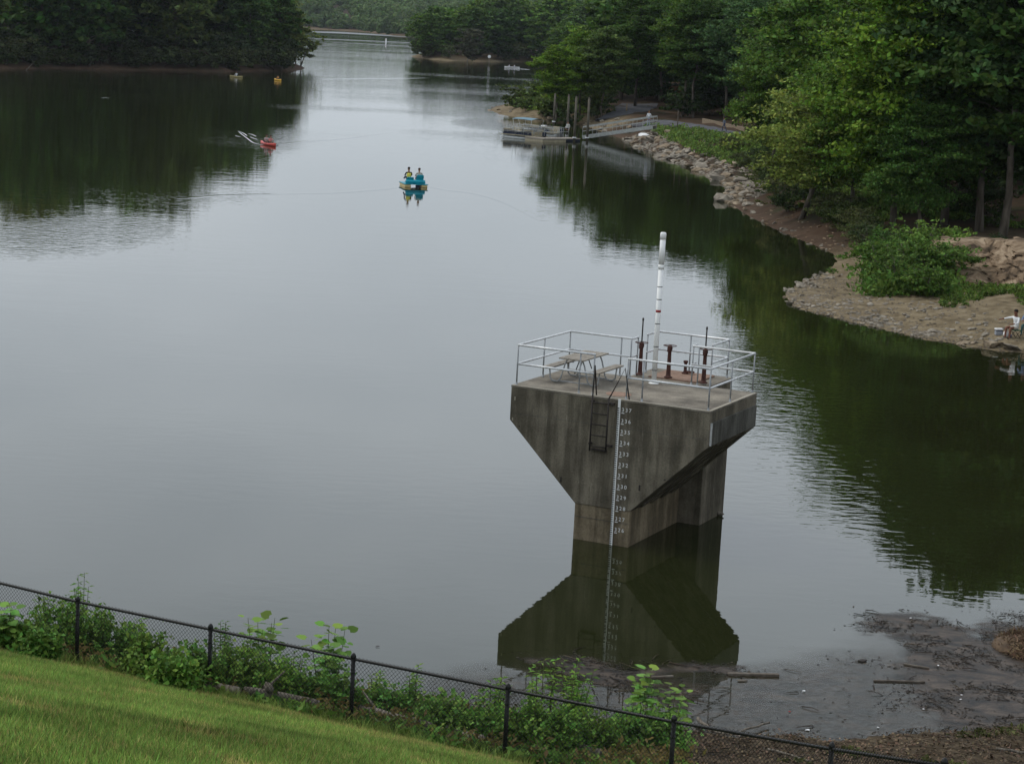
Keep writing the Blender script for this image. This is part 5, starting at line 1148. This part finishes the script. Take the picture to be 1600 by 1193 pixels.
plants = [
 ('bushy', 100, 1030, 1.45, MG, 'big leafy shrub standing left of and behind the first fence post'), ('bushy', 150, 1040, 1.3, MG, 'leafy shrub just right of the first fence post'), ('tall', 128, 1022, 1.5, LG, 'tall light green weed behind the first fence post'),
 ('tall', 82, 1018, 1.2, LG, 'pale green upright weed left of the first fence post'), ('bushy', 200, 1052, .95, DG, 'dark green shrub between the first and second posts, left'), ('bushy', 235, 1068, 1.0, MG, 'rounded shrub midway between the first and second posts'),
 ('tall', 218, 1045, 1.0, MG, 'slender weed rising midway between the first and second posts'), ('bushy', 270, 1085, .8, MG, 'low shrub left of the second fence post'), ('bushy', 305, 1082, .85, MG, 'leafy shrub touching the second fence post'),
 ('bushy', 350, 1088, .85, MG, 'leafy shrub right of the second fence post'), ('bushy', 395, 1090, 1.0, DG, 'shrub tangled with the long log'), ('broad', 410, 1082, 1.45, LG, 'sapling with large pale leaves poking above the rail right of the second post'),
 ('bushy', 440, 1100, .8, MG, 'shrub left of the third bay sapling'), ('bushy', 478, 1108, .7, DG, 'low dark shrub before the third post'), ('broad', 512, 1100, 1.5, LG, 'sapling with large round leaves above the rail left of the third post'), ('broad', 522, 1108, 1.15, MG, 'lower broad-leaved sapling beside the third post'),
 ('bushy', 528, 1118, .75, DG, 'shrub at the foot of the third fence post'), ('tall', 585, 1118, .8, MG, 'feathery weed right of the third fence post'), ('bushy', 610, 1126, .65, DG, 'small shrub behind the third bay log'), ('tall', 640, 1128, .95, MG, 'upright weed in the middle of the fourth bay'),
 ('bushy', 675, 1146, .75, MG, 'shrub right of the middle of the fourth bay'), ('bushy', 715, 1160, .8, MG, 'leafy shrub in the fourth bay near the fourth post'), ('tall', 765, 1142, 1.0, LG, 'spiky light green weed just left of the fourth post'), ('bushy', 755, 1170, .9, MG, 'shrub at the left foot of the fourth post'),
 ('bushy', 820, 1172, 1.0, MG, 'shrub at the right foot of the fourth post'), ('tall', 845, 1152, 1.35, LG, 'tall leafy weed over the rail right of the fourth post'), ('tall', 885, 1155, 1.4, LG, 'tall leafy weed over the rail, second right of the fourth post'), ('tall', 905, 1158, 1.25, LG, 'tall leafy weed over the rail, third right of the fourth post'),
 ('bushy', 870, 1178, 1.0, MG, 'dense shrub under the tall weeds in the fifth bay'), ('bushy', 925, 1180, .85, DG, 'low shrub in the middle of the fifth bay'), ('bushy', 965, 1178, .8, MG, 'shrub right of the middle of the fifth bay'), ('broad', 1005, 1160, 1.5, LG, 'sapling with big round leaves rising over the rail left of the fifth post'),
 ('broad', 1035, 1165, 1.45, LG, 'sapling with big round leaves nearest the fifth post'), ('bushy', 1000, 1180, 1.0, MG, 'shrub under the two broad-leaved saplings'), ('bushy', 1040, 1186, .9, MG, 'shrub around the fifth fence post'), ('broad', 2, 1020, .8, MG, 'broad-leaved sapling at the left edge behind the fence'),
 ('bushy', 20, 1022, .6, DG, 'low scrub at the left edge behind the fence'), ('tall', 345, 1060, 1.1, DG, 'wiry weed standing at the water side of the second post'), ('tall', 455, 1075, .9, DG, 'wiry weed at the water side of the third bay'), ('bushy', 60, 1036, .6, DG, 'low scrub left of the big shrub by the first post'),
]
for k, (kd, x_, y_, h_, c_, lb) in enumerate(plants):
    plant(kd, GT(x_, y_, 2.)-Vector((0, 0, .05)), h_*1.12, jit(c_, .15), lb, 300+k, None, 'sapling' if kd == 'broad' else 'weed' if kd == 'tall' else 'shrub')
# low cover, litter and sticks of the bank
P_ = RNG.uniform((-13, 27), (15, 47), (76000, 2)); d = shore(P_); s, _ = fence_s(P_); Z = terrain(P_); pj = np.array([proj((x, y, z))[:2] for (x, y), z in zip(P_, Z)])
ok = (d > .3) & (s < .15) & (pj[:, 0] > -80) & (pj[:, 0] < 1680) & (pj[:, 1] < 1280)
lefty = pj[:, 0] < 1080
kk = ok & lefty & ((s > -3.6+1.5*vnoise(P_, 1.1, 21)) ) & (vnoise(P_, .8, 22) > -.36)
weeds('ground_cover', P_[kk][:1900], .08, .26, 11, .08, (.11, .20, .04), 'tangled low green growth behind the fence', 41)
kk = ok & lefty & (s > -4.5) & (vnoise(P_, .9, 27) > .0)
weeds('ground_cover', P_[kk][2300:3500], .08, .42, 9, .06, (.16, .13, .045), 'dry brownish weeds among the green growth behind the fence', 42)
kk = ok & (pj[:, 0] > 1040) & (vnoise(P_, 1.4, 23) > .2)
weeds('ground_cover', P_[kk][:260], .03, .12, 8, .05, (.09, .10, .035), 'sparse low sprouts on the littered bank at the bottom right', 43)
def sticks(name, P_, Z, n, l0, l1, r0, mt, label, flat=.15):
    vs, fs = [], []
    for i_ in range(n):
        x, y = P_[i_]; z = Z[i_]; a = RNG.uniform(0, 6.28); L_ = RNG.uniform(l0, l1)**1.0; d_ = Vector((math.cos(a), math.sin(a), RNG.uniform(-flat, flat)))*L_; r_ = r0*RNG.uniform(.5, 1.5); p0 = Vector((x, y, z+r_+.01)); m_ = p0+d_*.5+Vector(RNG.normal(size=3)*L_*.06); m_.z = max(m_.z, z+.01)
        s_ = Vector((-d_.y, d_.x, 0)).normalized()*r_; u_ = Vector((0, 0, r_)); o_ = len(vs); e = p0+d_; e.z = max(e.z, z+.004)
        for q, f_ in ((p0, 1), (m_, .9), (e, .5)): vs += [tuple(q+s_*f_), tuple(q+u_*f_), tuple(q-s_*f_), tuple(q-u_*f_)]
        fs += [(o_+4*k+j, o_+4*k+(j+1) % 4, o_+4*k+4+(j+1) % 4, o_+4*k+4+j) for k in range(2) for j in range(4)]
    me = np_mesh(name, vs, fs, [mt]); return link(name, me, kind='stuff', label=label, cat='litter')
M['twig'] = leafmat('twig_litter', 0, False, (.085, .062, .04), .8)
kk = ok & (s < -.3); Pk = P_[kk]; Zk = Z[kk]; sel = RNG.permutation(len(Pk))[:3200]
sticks('twig_litter', Pk[sel], Zk[sel], len(sel), .06, .42, .008, M['twig'], 'twigs and dead stalks littering the bank behind the fence')
C_ = np.column_stack([Pk, Zk+.02]); sel = RNG.permutation(len(Pk))[:9000]; sel = RNG.integers(0, len(Pk), 30000); CC = C_[sel]+RNG.normal(size=(30000, 3))*[.15, .15, .012]
me = leaves_mesh('leaf_litter', CC, RNG.normal(size=(30000, 3))*.5+[0, 0, 1], .045, 1.4, 8, mtl=leafmat('dead_leaf', 0, False, (.10, .07, .042), .9)); link('leaf_litter', me, kind='stuff', label='dead brown leaves and chips covering the bank', cat='litter')

# straw clump at the right edge
q = G(1592, 1012); o = empty('straw_clump', (q[0]+.2, q[1], 0.02), label='matted clump of dry straw lying at the right water edge', cat='straw')
n = 1500; r_ = np.random.default_rng(4); a = r_.uniform(0, 6.28, n); rr_ = np.sqrt(r_.random(n)); C_ = np.column_stack([np.cos(a)*rr_*.75, np.sin(a)*rr_*1.1, (1-rr_**2)*.4*r_.uniform(.5, 1, n)])
f_ = link('straw_stalks', leaves_mesh('straw', C_, r_.normal(size=(n, 3))+[0, 0, 1], .03, 10, 4, mtl=leafmat('straw', .1, False, (.15, .10, .06), .6)), o)
b = MB(); b.lathe([(.9, -.1), (.8, .08), (.5, .22), (.2, .3), (0, .32)], n=14); b.build('mat_core', noisy('straw_core', [(.06, .04, .025), (.15, .1, .06)], 5), o)

# ---------------------------------------------------------------- turf of the dam face
def turf():
    r_ = np.random.default_rng(12); n = 640000; P_ = r_.uniform((-13, 12), (2.5, 41), (n, 2)); s, z = fence_s(P_); P_ = P_[(s > -.22)]; Z = terrain(P_)
    dv_ = np.column_stack([P_, Z])-np.array([0, 0, HC]); zz = dv_@FWD; X_ = PW/2+F_*(dv_@RGT)/zz; Y_ = PH/2-F_*(dv_@UPV)/zz
    k = (X_ > -70) & (X_ < 830) & (Y_ < 1265) & (Y_ > 900); P_, Z = P_[k], Z[k]; s, _ = fence_s(P_); n = len(P_)
    patch = vnoise(P_, 1.6, 31)+.6*vnoise(P_, .45, 32); band = np.exp(-((s-.9)/.9)**2)
    for name, sel, col, hm, lb in (('grass', (patch > -.3) & (r_.random(n) > band*.75), (.18, .285, .06), .085, 'fresh green mown grass on the dam face'), ('grass', (patch < .4) & (r_.random(n) < .35+band*.65), (.36, .325, .11), .075, 'yellowish dry grass on the dam face, thickest beside the fence'), ('grass', (np.exp(-((s-.1)/.35)**2) > r_.random(n)) & (vnoise(P_, .3, 33) > .0), (.2, .27, .07), .19, 'longer uncut grass tufts along the foot of the fence')):
        Pq, Zq = P_[sel], Z[sel]; m = len(Pq); a = r_.uniform(0, 6.28, m); h = hm*r_.uniform(.5, 1.4, m); w_ = r_.uniform(.005, .011, m); ln = r_.normal(size=(m, 2))*h[:, None]*.45
        B_ = np.column_stack([Pq, Zq-.01]); W_ = np.column_stack([np.cos(a), np.sin(a), np.zeros(m)])*w_[:, None]; T_ = B_+np.column_stack([ln, h+.01])
        V_ = np.stack([B_-W_, B_+W_, T_], 1).reshape(-1, 3); me = np_mesh('grass', V_, np.arange(m*3).reshape(-1, 3), [M['weed']]); o = link(name, me, kind='stuff', label=lb, cat='grass'); o.color = (*col, 1)
turf()

# ---------------------------------------------------------------- floating debris
def inpoly(px, pts):
    ins = np.zeros(len(px), bool); n = len(pts)
    for i_ in range(n):
        (x0, y0), (x1, y1) = pts[i_], pts[(i_+1) % n]
        if y0 != y1: ins ^= ((y0 > px[:, 1]) != (y1 > px[:, 1])) & (px[:, 0] < (x1-x0)*(px[:, 1]-y0)/(y1-y0)+x0)
    return ins
def pdist(P_, pts):
    D = np.full(len(P_), 1e9)
    for i_ in range(len(pts)): D = np.minimum(D, seg_dist(P_, np.array(pts[i_]), np.array(pts[(i_+1) % len(pts)]))[0])
    return np.where(inpoly(P_, pts), D, -D)
MATS_ = [[g2(*q) for q in poly] for poly in (
    [(1330, 945), (1420, 952), (1500, 968), (1620, 960), (1700, 1000), (1700, 1160), (1300, 1160), (1370, 1130), (1385, 1070), (1330, 1030), (1375, 1000)],
    [(835, 1030), (900, 1022), (980, 1036), (1080, 1030), (1150, 1040), (1150, 1052), (1060, 1060), (1000, 1066), (930, 1066), (860, 1052)],
    [(1000, 1085), (1030, 1070), (1110, 1072), (1095, 1090), (1040, 1100)])]
FAINT = [g2(*q) for q in [(600, 1075), (780, 1042), (900, 1050), (1150, 1040), (1250, 1030), (1360, 1000), (1700, 960), (1800, 1200), (900, 1200), (640, 1110)]]
def density(P_):
    w_ = vnoise(P_, 1.3, 51)*1.1+vnoise(P_, .4, 52)*.5
    dn = np.zeros(len(P_))
    for i_, m_ in enumerate(MATS_): dn = np.maximum(dn, sstep(-.6, (.7 if i_ else 1.7), pdist(P_, m_)+w_*(1 if i_ else 1.5)))
    return dn, sstep(-.6, 1.4, pdist(P_, FAINT)+w_*.8)
def scum():
    gx = np.arange(-9, 21, .16); gy = np.arange(40.5, 55, .16); X_, Y_ = np.meshgrid(gx, gy); P_ = np.stack([X_, Y_], -1).reshape(-1, 2); dn, ft = density(P_); nx = len(gx); ny = len(gy)
    i_, j = np.meshgrid(np.arange(ny-1), np.arange(nx-1), indexing='ij'); b = (i_*nx+j).ravel(); Fq = np.stack([b, b+1, b+nx+1, b+nx], 1); keep = (dn[Fq].max(1) > .02) | (ft[Fq].max(1) > .02); Fq = Fq[keep]
    me = np_mesh('scum', np.column_stack([P_, np.full(len(P_), .004)]), Fq); at = me.color_attributes.new('cover', 'FLOAT_COLOR', 'POINT'); at.data.foreach_set('color', np.column_stack([dn, ft, dn*0, dn*0+1]).astype(np.float32).ravel())
    m = mat('scum', (.06, .045, .035), .45, 0, .2); t = m.node_tree; bs = t.nodes['Principled BSDF']; l = t.links.new; A = N(t, 'ShaderNodeAttribute', attribute_name='cover'); sp = N(t, 'ShaderNodeSeparateColor'); l(A.outputs['Color'], sp.inputs[0]); geo = N(t, 'ShaderNodeNewGeometry')
    def nz(sc, det, st=(1, 1, 1), di=0):
        q_ = N(t, 'ShaderNodeMapping'); q_.inputs['Scale'].default_value = st; z = N(t, 'ShaderNodeTexNoise'); z.inputs['Scale'].default_value = sc; z.inputs['Detail'].default_value = det; z.inputs['Roughness'].default_value = .7; z.inputs['Distortion'].default_value = di; l(geo.outputs['Position'], q_.inputs[0]); l(q_.outputs[0], z.inputs['Vector']); return z.outputs['Fac']
    def math_(op, a, b_, cl=False):
        q_ = N(t, 'ShaderNodeMath', operation=op, use_clamp=cl)
        for k, s_ in enumerate((a, b_)):
            if isinstance(s_, (int, float)): q_.inputs[k].default_value = s_
            else: l(s_, q_.inputs[k])
        return q_.outputs[0]
    n1 = nz(.9, 9, (1, 1.9, 1), .8); n2 = nz(5, 6, (1, 1.6, 1))
    # alpha: dense mats are broken but heavy, the faint film thin
    a1 = math_('MULTIPLY', math_('MULTIPLY', math_('SUBTRACT', math_('ADD', n1, math_('MULTIPLY', sp.outputs[0], .55)), .66), 5, True), .93, True)
    a1 = math_('MULTIPLY', a1, sp.outputs[0]); a2 = math_('MULTIPLY', math_('MULTIPLY', math_('SUBTRACT', n2, .22), 1.6, True), math_('MULTIPLY', sp.outputs[1], .84)); al = math_('MAXIMUM', a1, a2)
    l(al, bs.inputs['Alpha'])
    r_ = N(t, 'ShaderNodeValToRGB'); e = r_.color_ramp.elements; e[0].position = .3; e[0].position = .38; e[0].color = (.008, .006, .004, 1); e[1].position = .52; e[1].color = (.046, .032, .022, 1); e.new(.68).color = (.115, .083, .06, 1); l(nz(1.6, 9, (1, 1.5, 1), .5), r_.inputs[0]); l(r_.outputs[0], bs.inputs['Base Color'])
    bp = N(t, 'ShaderNodeBump'); bp.inputs['Distance'].default_value = .012; l(nz(6, 8), bp.inputs['Height']); l(bp.outputs[0], bs.inputs['Normal'])
    me.materials.append(m); link('floating_scum', me, kind='stuff', label='brown film of scum and silt floating over the shallows, bottom right', cat='scum')
    # bits
    P_ = RNG.uniform((-9, 40.5), (20, 55), (160000, 2)); dn, ft = density(P_); w_ = vnoise(P_, .7, 61)+.5*vnoise(P_, .25, 62); ok_ = (RNG.random(len(P_)) < (dn*.46*(w_ > -.02)+ft*.010)) & (shore(P_) < .3); Q_ = P_[ok_]; n = min(len(Q_), 16000); Q_ = Q_[:n]
    C_ = np.column_stack([Q_, RNG.uniform(.008, .02, n)]); me = leaves_mesh('bits', C_, RNG.normal(size=(n, 3))*.10+[0, 0, 1], RNG.uniform(.012, .06, n)**1.0, 1.7, 6, mtl=leafmat('floating_bit', 0, False, (.028, .022, .015), .8)); link('floating_debris', me, kind='stuff', label='dark floating leaf and bark debris in the shallows', cat='debris')
    k = RNG.permutation(n)[:260]; sticks('floating_twigs', Q_[k], np.full(len(k), .005), len(k), .08, .5, .008, leafmat('wet_twig', 0, False, (.04, .03, .02), .8), 'floating twigs in the shallows and by the tower reflection', .02)
scum()
def flot(name, a_, c_, w_, h_, label, cat, mt=None):
    p0, p1 = G(*a_), G(*c_); b = MB(); n = 5; P0, P1 = V3(p0, .02), V3(p1, .02)
    for k in range(n-1): pass
    b.bar(P0, P1, w_, h_); return b.build(name, mt or M['log'], bevel=min(w_, h_)*.25, label=label, cat=cat)
flot('floating_plank', (1137, 1054), (1217, 1056), .11, .08, 'long brown plank floating right of the tower reflection', 'plank', M['bark'])
def lump(px, py, s_, label, cat, mt, name):
    g_ = G(px, py); me = rock_mesh(int(px), .35, mt); o = link(name, me, None, label=label, cat=cat); o.location = (g_[0], g_[1], .02); o.scale = s_; return o
lump(1161, 1064, (.18, .06, .07), 'small brown lump of wood just below the floating plank', 'driftwood', M['log'], 'driftwood_piece')
lump(1256, 1080, (.065, .045, .05), 'white oval piece of litter floating below the plank', 'litter', M['whiteplain'], 'litter_piece')
lump(1262, 1153-12, (.06, .05, .05), 'white scrap of litter at the water edge behind the rail', 'litter', M['whiteplain'], 'litter_piece')
lump(1233, 1112, (.035, .03, .04), 'tiny red float in the shallows', 'float', M['redband'], 'red_float')
lump(1348, 1032, (.16, .12, .1), 'dark lump in the scum left of the debris mat', 'debris', M['darkiron'], 'debris_lump')
lump(705, 1102, (.07, .06, .08), 'dark chunk floating behind the fence in the fourth bay', 'debris', M['darkiron'], 'debris_lump')
lump(590, 1010, (.1, .03, .03), 'short dark stick afloat above the third bay', 'debris', M['darkiron'], 'debris_lump')
lump(752, 1108, (.14, .05, .05), 'brown chip of bark afloat left of the fourth post', 'debris', M['log'], 'debris_lump')
for k, (x_, y_) in enumerate(((1423, 966), (1502, 1086), (1501, 1093), (1372, 1137), (1466, 1040), (1443, 1108))):
    lump(x_, y_, (.035, .03, .03), 'tiny white speck of litter in the debris mat', 'litter', M['whiteplain'], 'litter_piece')['group'] = 'white specks in the debris mat'
flot('floating_branch', (1412, 1038), (1452, 1045), .05, .04, 'dark straight branch lying in the debris mat', 'branch', M['bark'])
flot('floating_branch', (1365, 1064), (1445, 1066), .05, .04, 'long thin branch across the debris mat', 'branch', M['bark'])
flot('floating_branch', (1018, 1059), (1052, 1057), .06, .04, 'reddish stick in the twigs under the tower reflection', 'branch', M['bark'])
# two thin sticks standing in the shallows
# ---------------------------------------------------------------- wakes
def wake(px, wd_, hh, amp_mat=None, name='boat_wake', label='faint spreading wake line on the water'):
    P_ = [V3(G(*q)) for q in px]; pts = []
    for i_ in range(len(P_)-1):
        p0, p1, p2, p3 = P_[max(0, i_-1)], P_[i_], P_[i_+1], P_[min(len(P_)-1, i_+2)]
        for j in range(16):
            t = j/16; pts.append(.5*((2*p1)+(p2-p0)*t+(2*p0-5*p1+4*p2-p3)*t*t+(3*p1-p0-3*p2+p3)*t*t*t))
    pts.append(P_[-1]); vs = []; nW = 9
    for i_, q_ in enumerate(pts):
        t = pts[min(i_+1, len(pts)-1)]-pts[max(i_-1, 0)]; t.normalize(); s_ = Vector((t.y, -t.x, 0)); fade = math.sin(math.pi*min(1, max(0, i_/(len(pts)-1)))*.96+.06)**.5
        for j in range(nW):
            v_ = j/(nW-1)*2-1; c_ = q_+s_*wd_*v_; vs.append((c_.x, c_.y, .003+hh*fade*(math.cos(v_*math.pi)+1)/2*(1-.0*v_)))
    b = MB(); b.add(vs, [(i_*nW+j, i_*nW+j+1, (i_+1)*nW+j+1, (i_+1)*nW+j) for i_ in range(len(pts)-1) for j in range(nW-1)], True); return b.build(name, amp_mat or M['water'], kind='stuff', label=label, cat='wake')
wake([(626, 291), (590, 296), (520, 301), (430, 303), (340, 306), (260, 312)], .5, .006, label='faint wake line left of the pedal boat')
wake([(668, 291), (700, 297), (745, 303), (790, 316), (850, 345)], .4, .006, label='faint wake line right of the pedal boat')
wake([(428, 228), (470, 222), (530, 217), (600, 208)], .5, .008, label='faint wake line right of the red kayak')
foam = mat('foam', (.7, .72, .72), .6)
wake([(412, 227), (396, 223), (386, 216), (374, 207)], .05, .012, foam, 'foam', 'white foam line trailing the red kayak')
for a_ in ([(386, 212), (380, 208), (372, 205)], [(400, 213), (393, 210), (388, 209)], [(376, 214), (371, 213), (368, 212)], [(402, 218), (396, 216), (391, 214)]): wake(a_, .06, .012, foam, 'foam', 'white foam fleck behind the red kayak')
for a_ in ([(498, 124), (560, 123), (620, 123), (668, 122)],): wake(a_, .4, .05, label='long pale wake across the lake beyond the left point')
wake([(800, 107), (815, 108), (828, 109)], .35, .06, label='short pale wake right of the far white canoe')
wake([(152, 153), (165, 153), (176, 154)], .15, .02, label='short bright ripple on the dark water at the left')
# wind-roughened bands in the far narrows
rough = mat('rippled_water', (.03, .035, .03), .0, 0, .5); rough.node_tree.nodes['Principled BSDF'].inputs['Roughness'].default_value = .42; rough.node_tree.nodes['Principled BSDF'].inputs['IOR'].default_value = 1.45
def band(px, label):
    P_ = [V3(G(*q), .02) for q in px]; b = MB(); n = len(P_)//2; b.add(P_, [(i_, i_+1, len(P_)-2-i_, len(P_)-1-i_) for i_ in range(n-1)]); b.build('ripple_band', rough, kind='stuff', label=label, cat='ripples')
band([(488, 49), (530, 50), (580, 53), (640, 57.5), (640, 58.8), (580, 55.2), (530, 52.6), (488, 51.2)], 'bright wind-rippled band across the far narrows')
band([(490, 60.6), (540, 62.2), (590, 64.2), (640, 66.6), (640, 67.6), (590, 65.2), (540, 63.2), (490, 61.5)], 'second thinner bright rippled band across the far narrows')
band([(520, 66.6), (560, 68.2), (600, 70.2), (640, 72.2), (640, 72.8), (600, 70.8), (560, 68.8), (520, 67.0)], 'third faint bright rippled band across the far narrows')

# ---------------------------------------------------------------- air
hm = bpy.data.materials.new('haze_air'); hm.use_nodes = True; t = hm.node_tree; t.nodes.clear(); o_ = N(t, 'ShaderNodeOutputMaterial'); pv = N(t, 'ShaderNodeVolumePrincipled')
pv.inputs['Color'].default_value = (.82, .9, 1, 1); pv.inputs['Density'].default_value = .00004; pv.inputs['Anisotropy'].default_value = .2; t.links.new(pv.outputs[0], o_.inputs['Volume'])
b = MB(); b.box((0, 0, 0), (9000, 9000, 76)); hz_ = b.build('haze', hm, kind='stuff', label='thin pale haze filling the valley air', cat='haze'); hz_.location = (0, 0, 38-3.2)
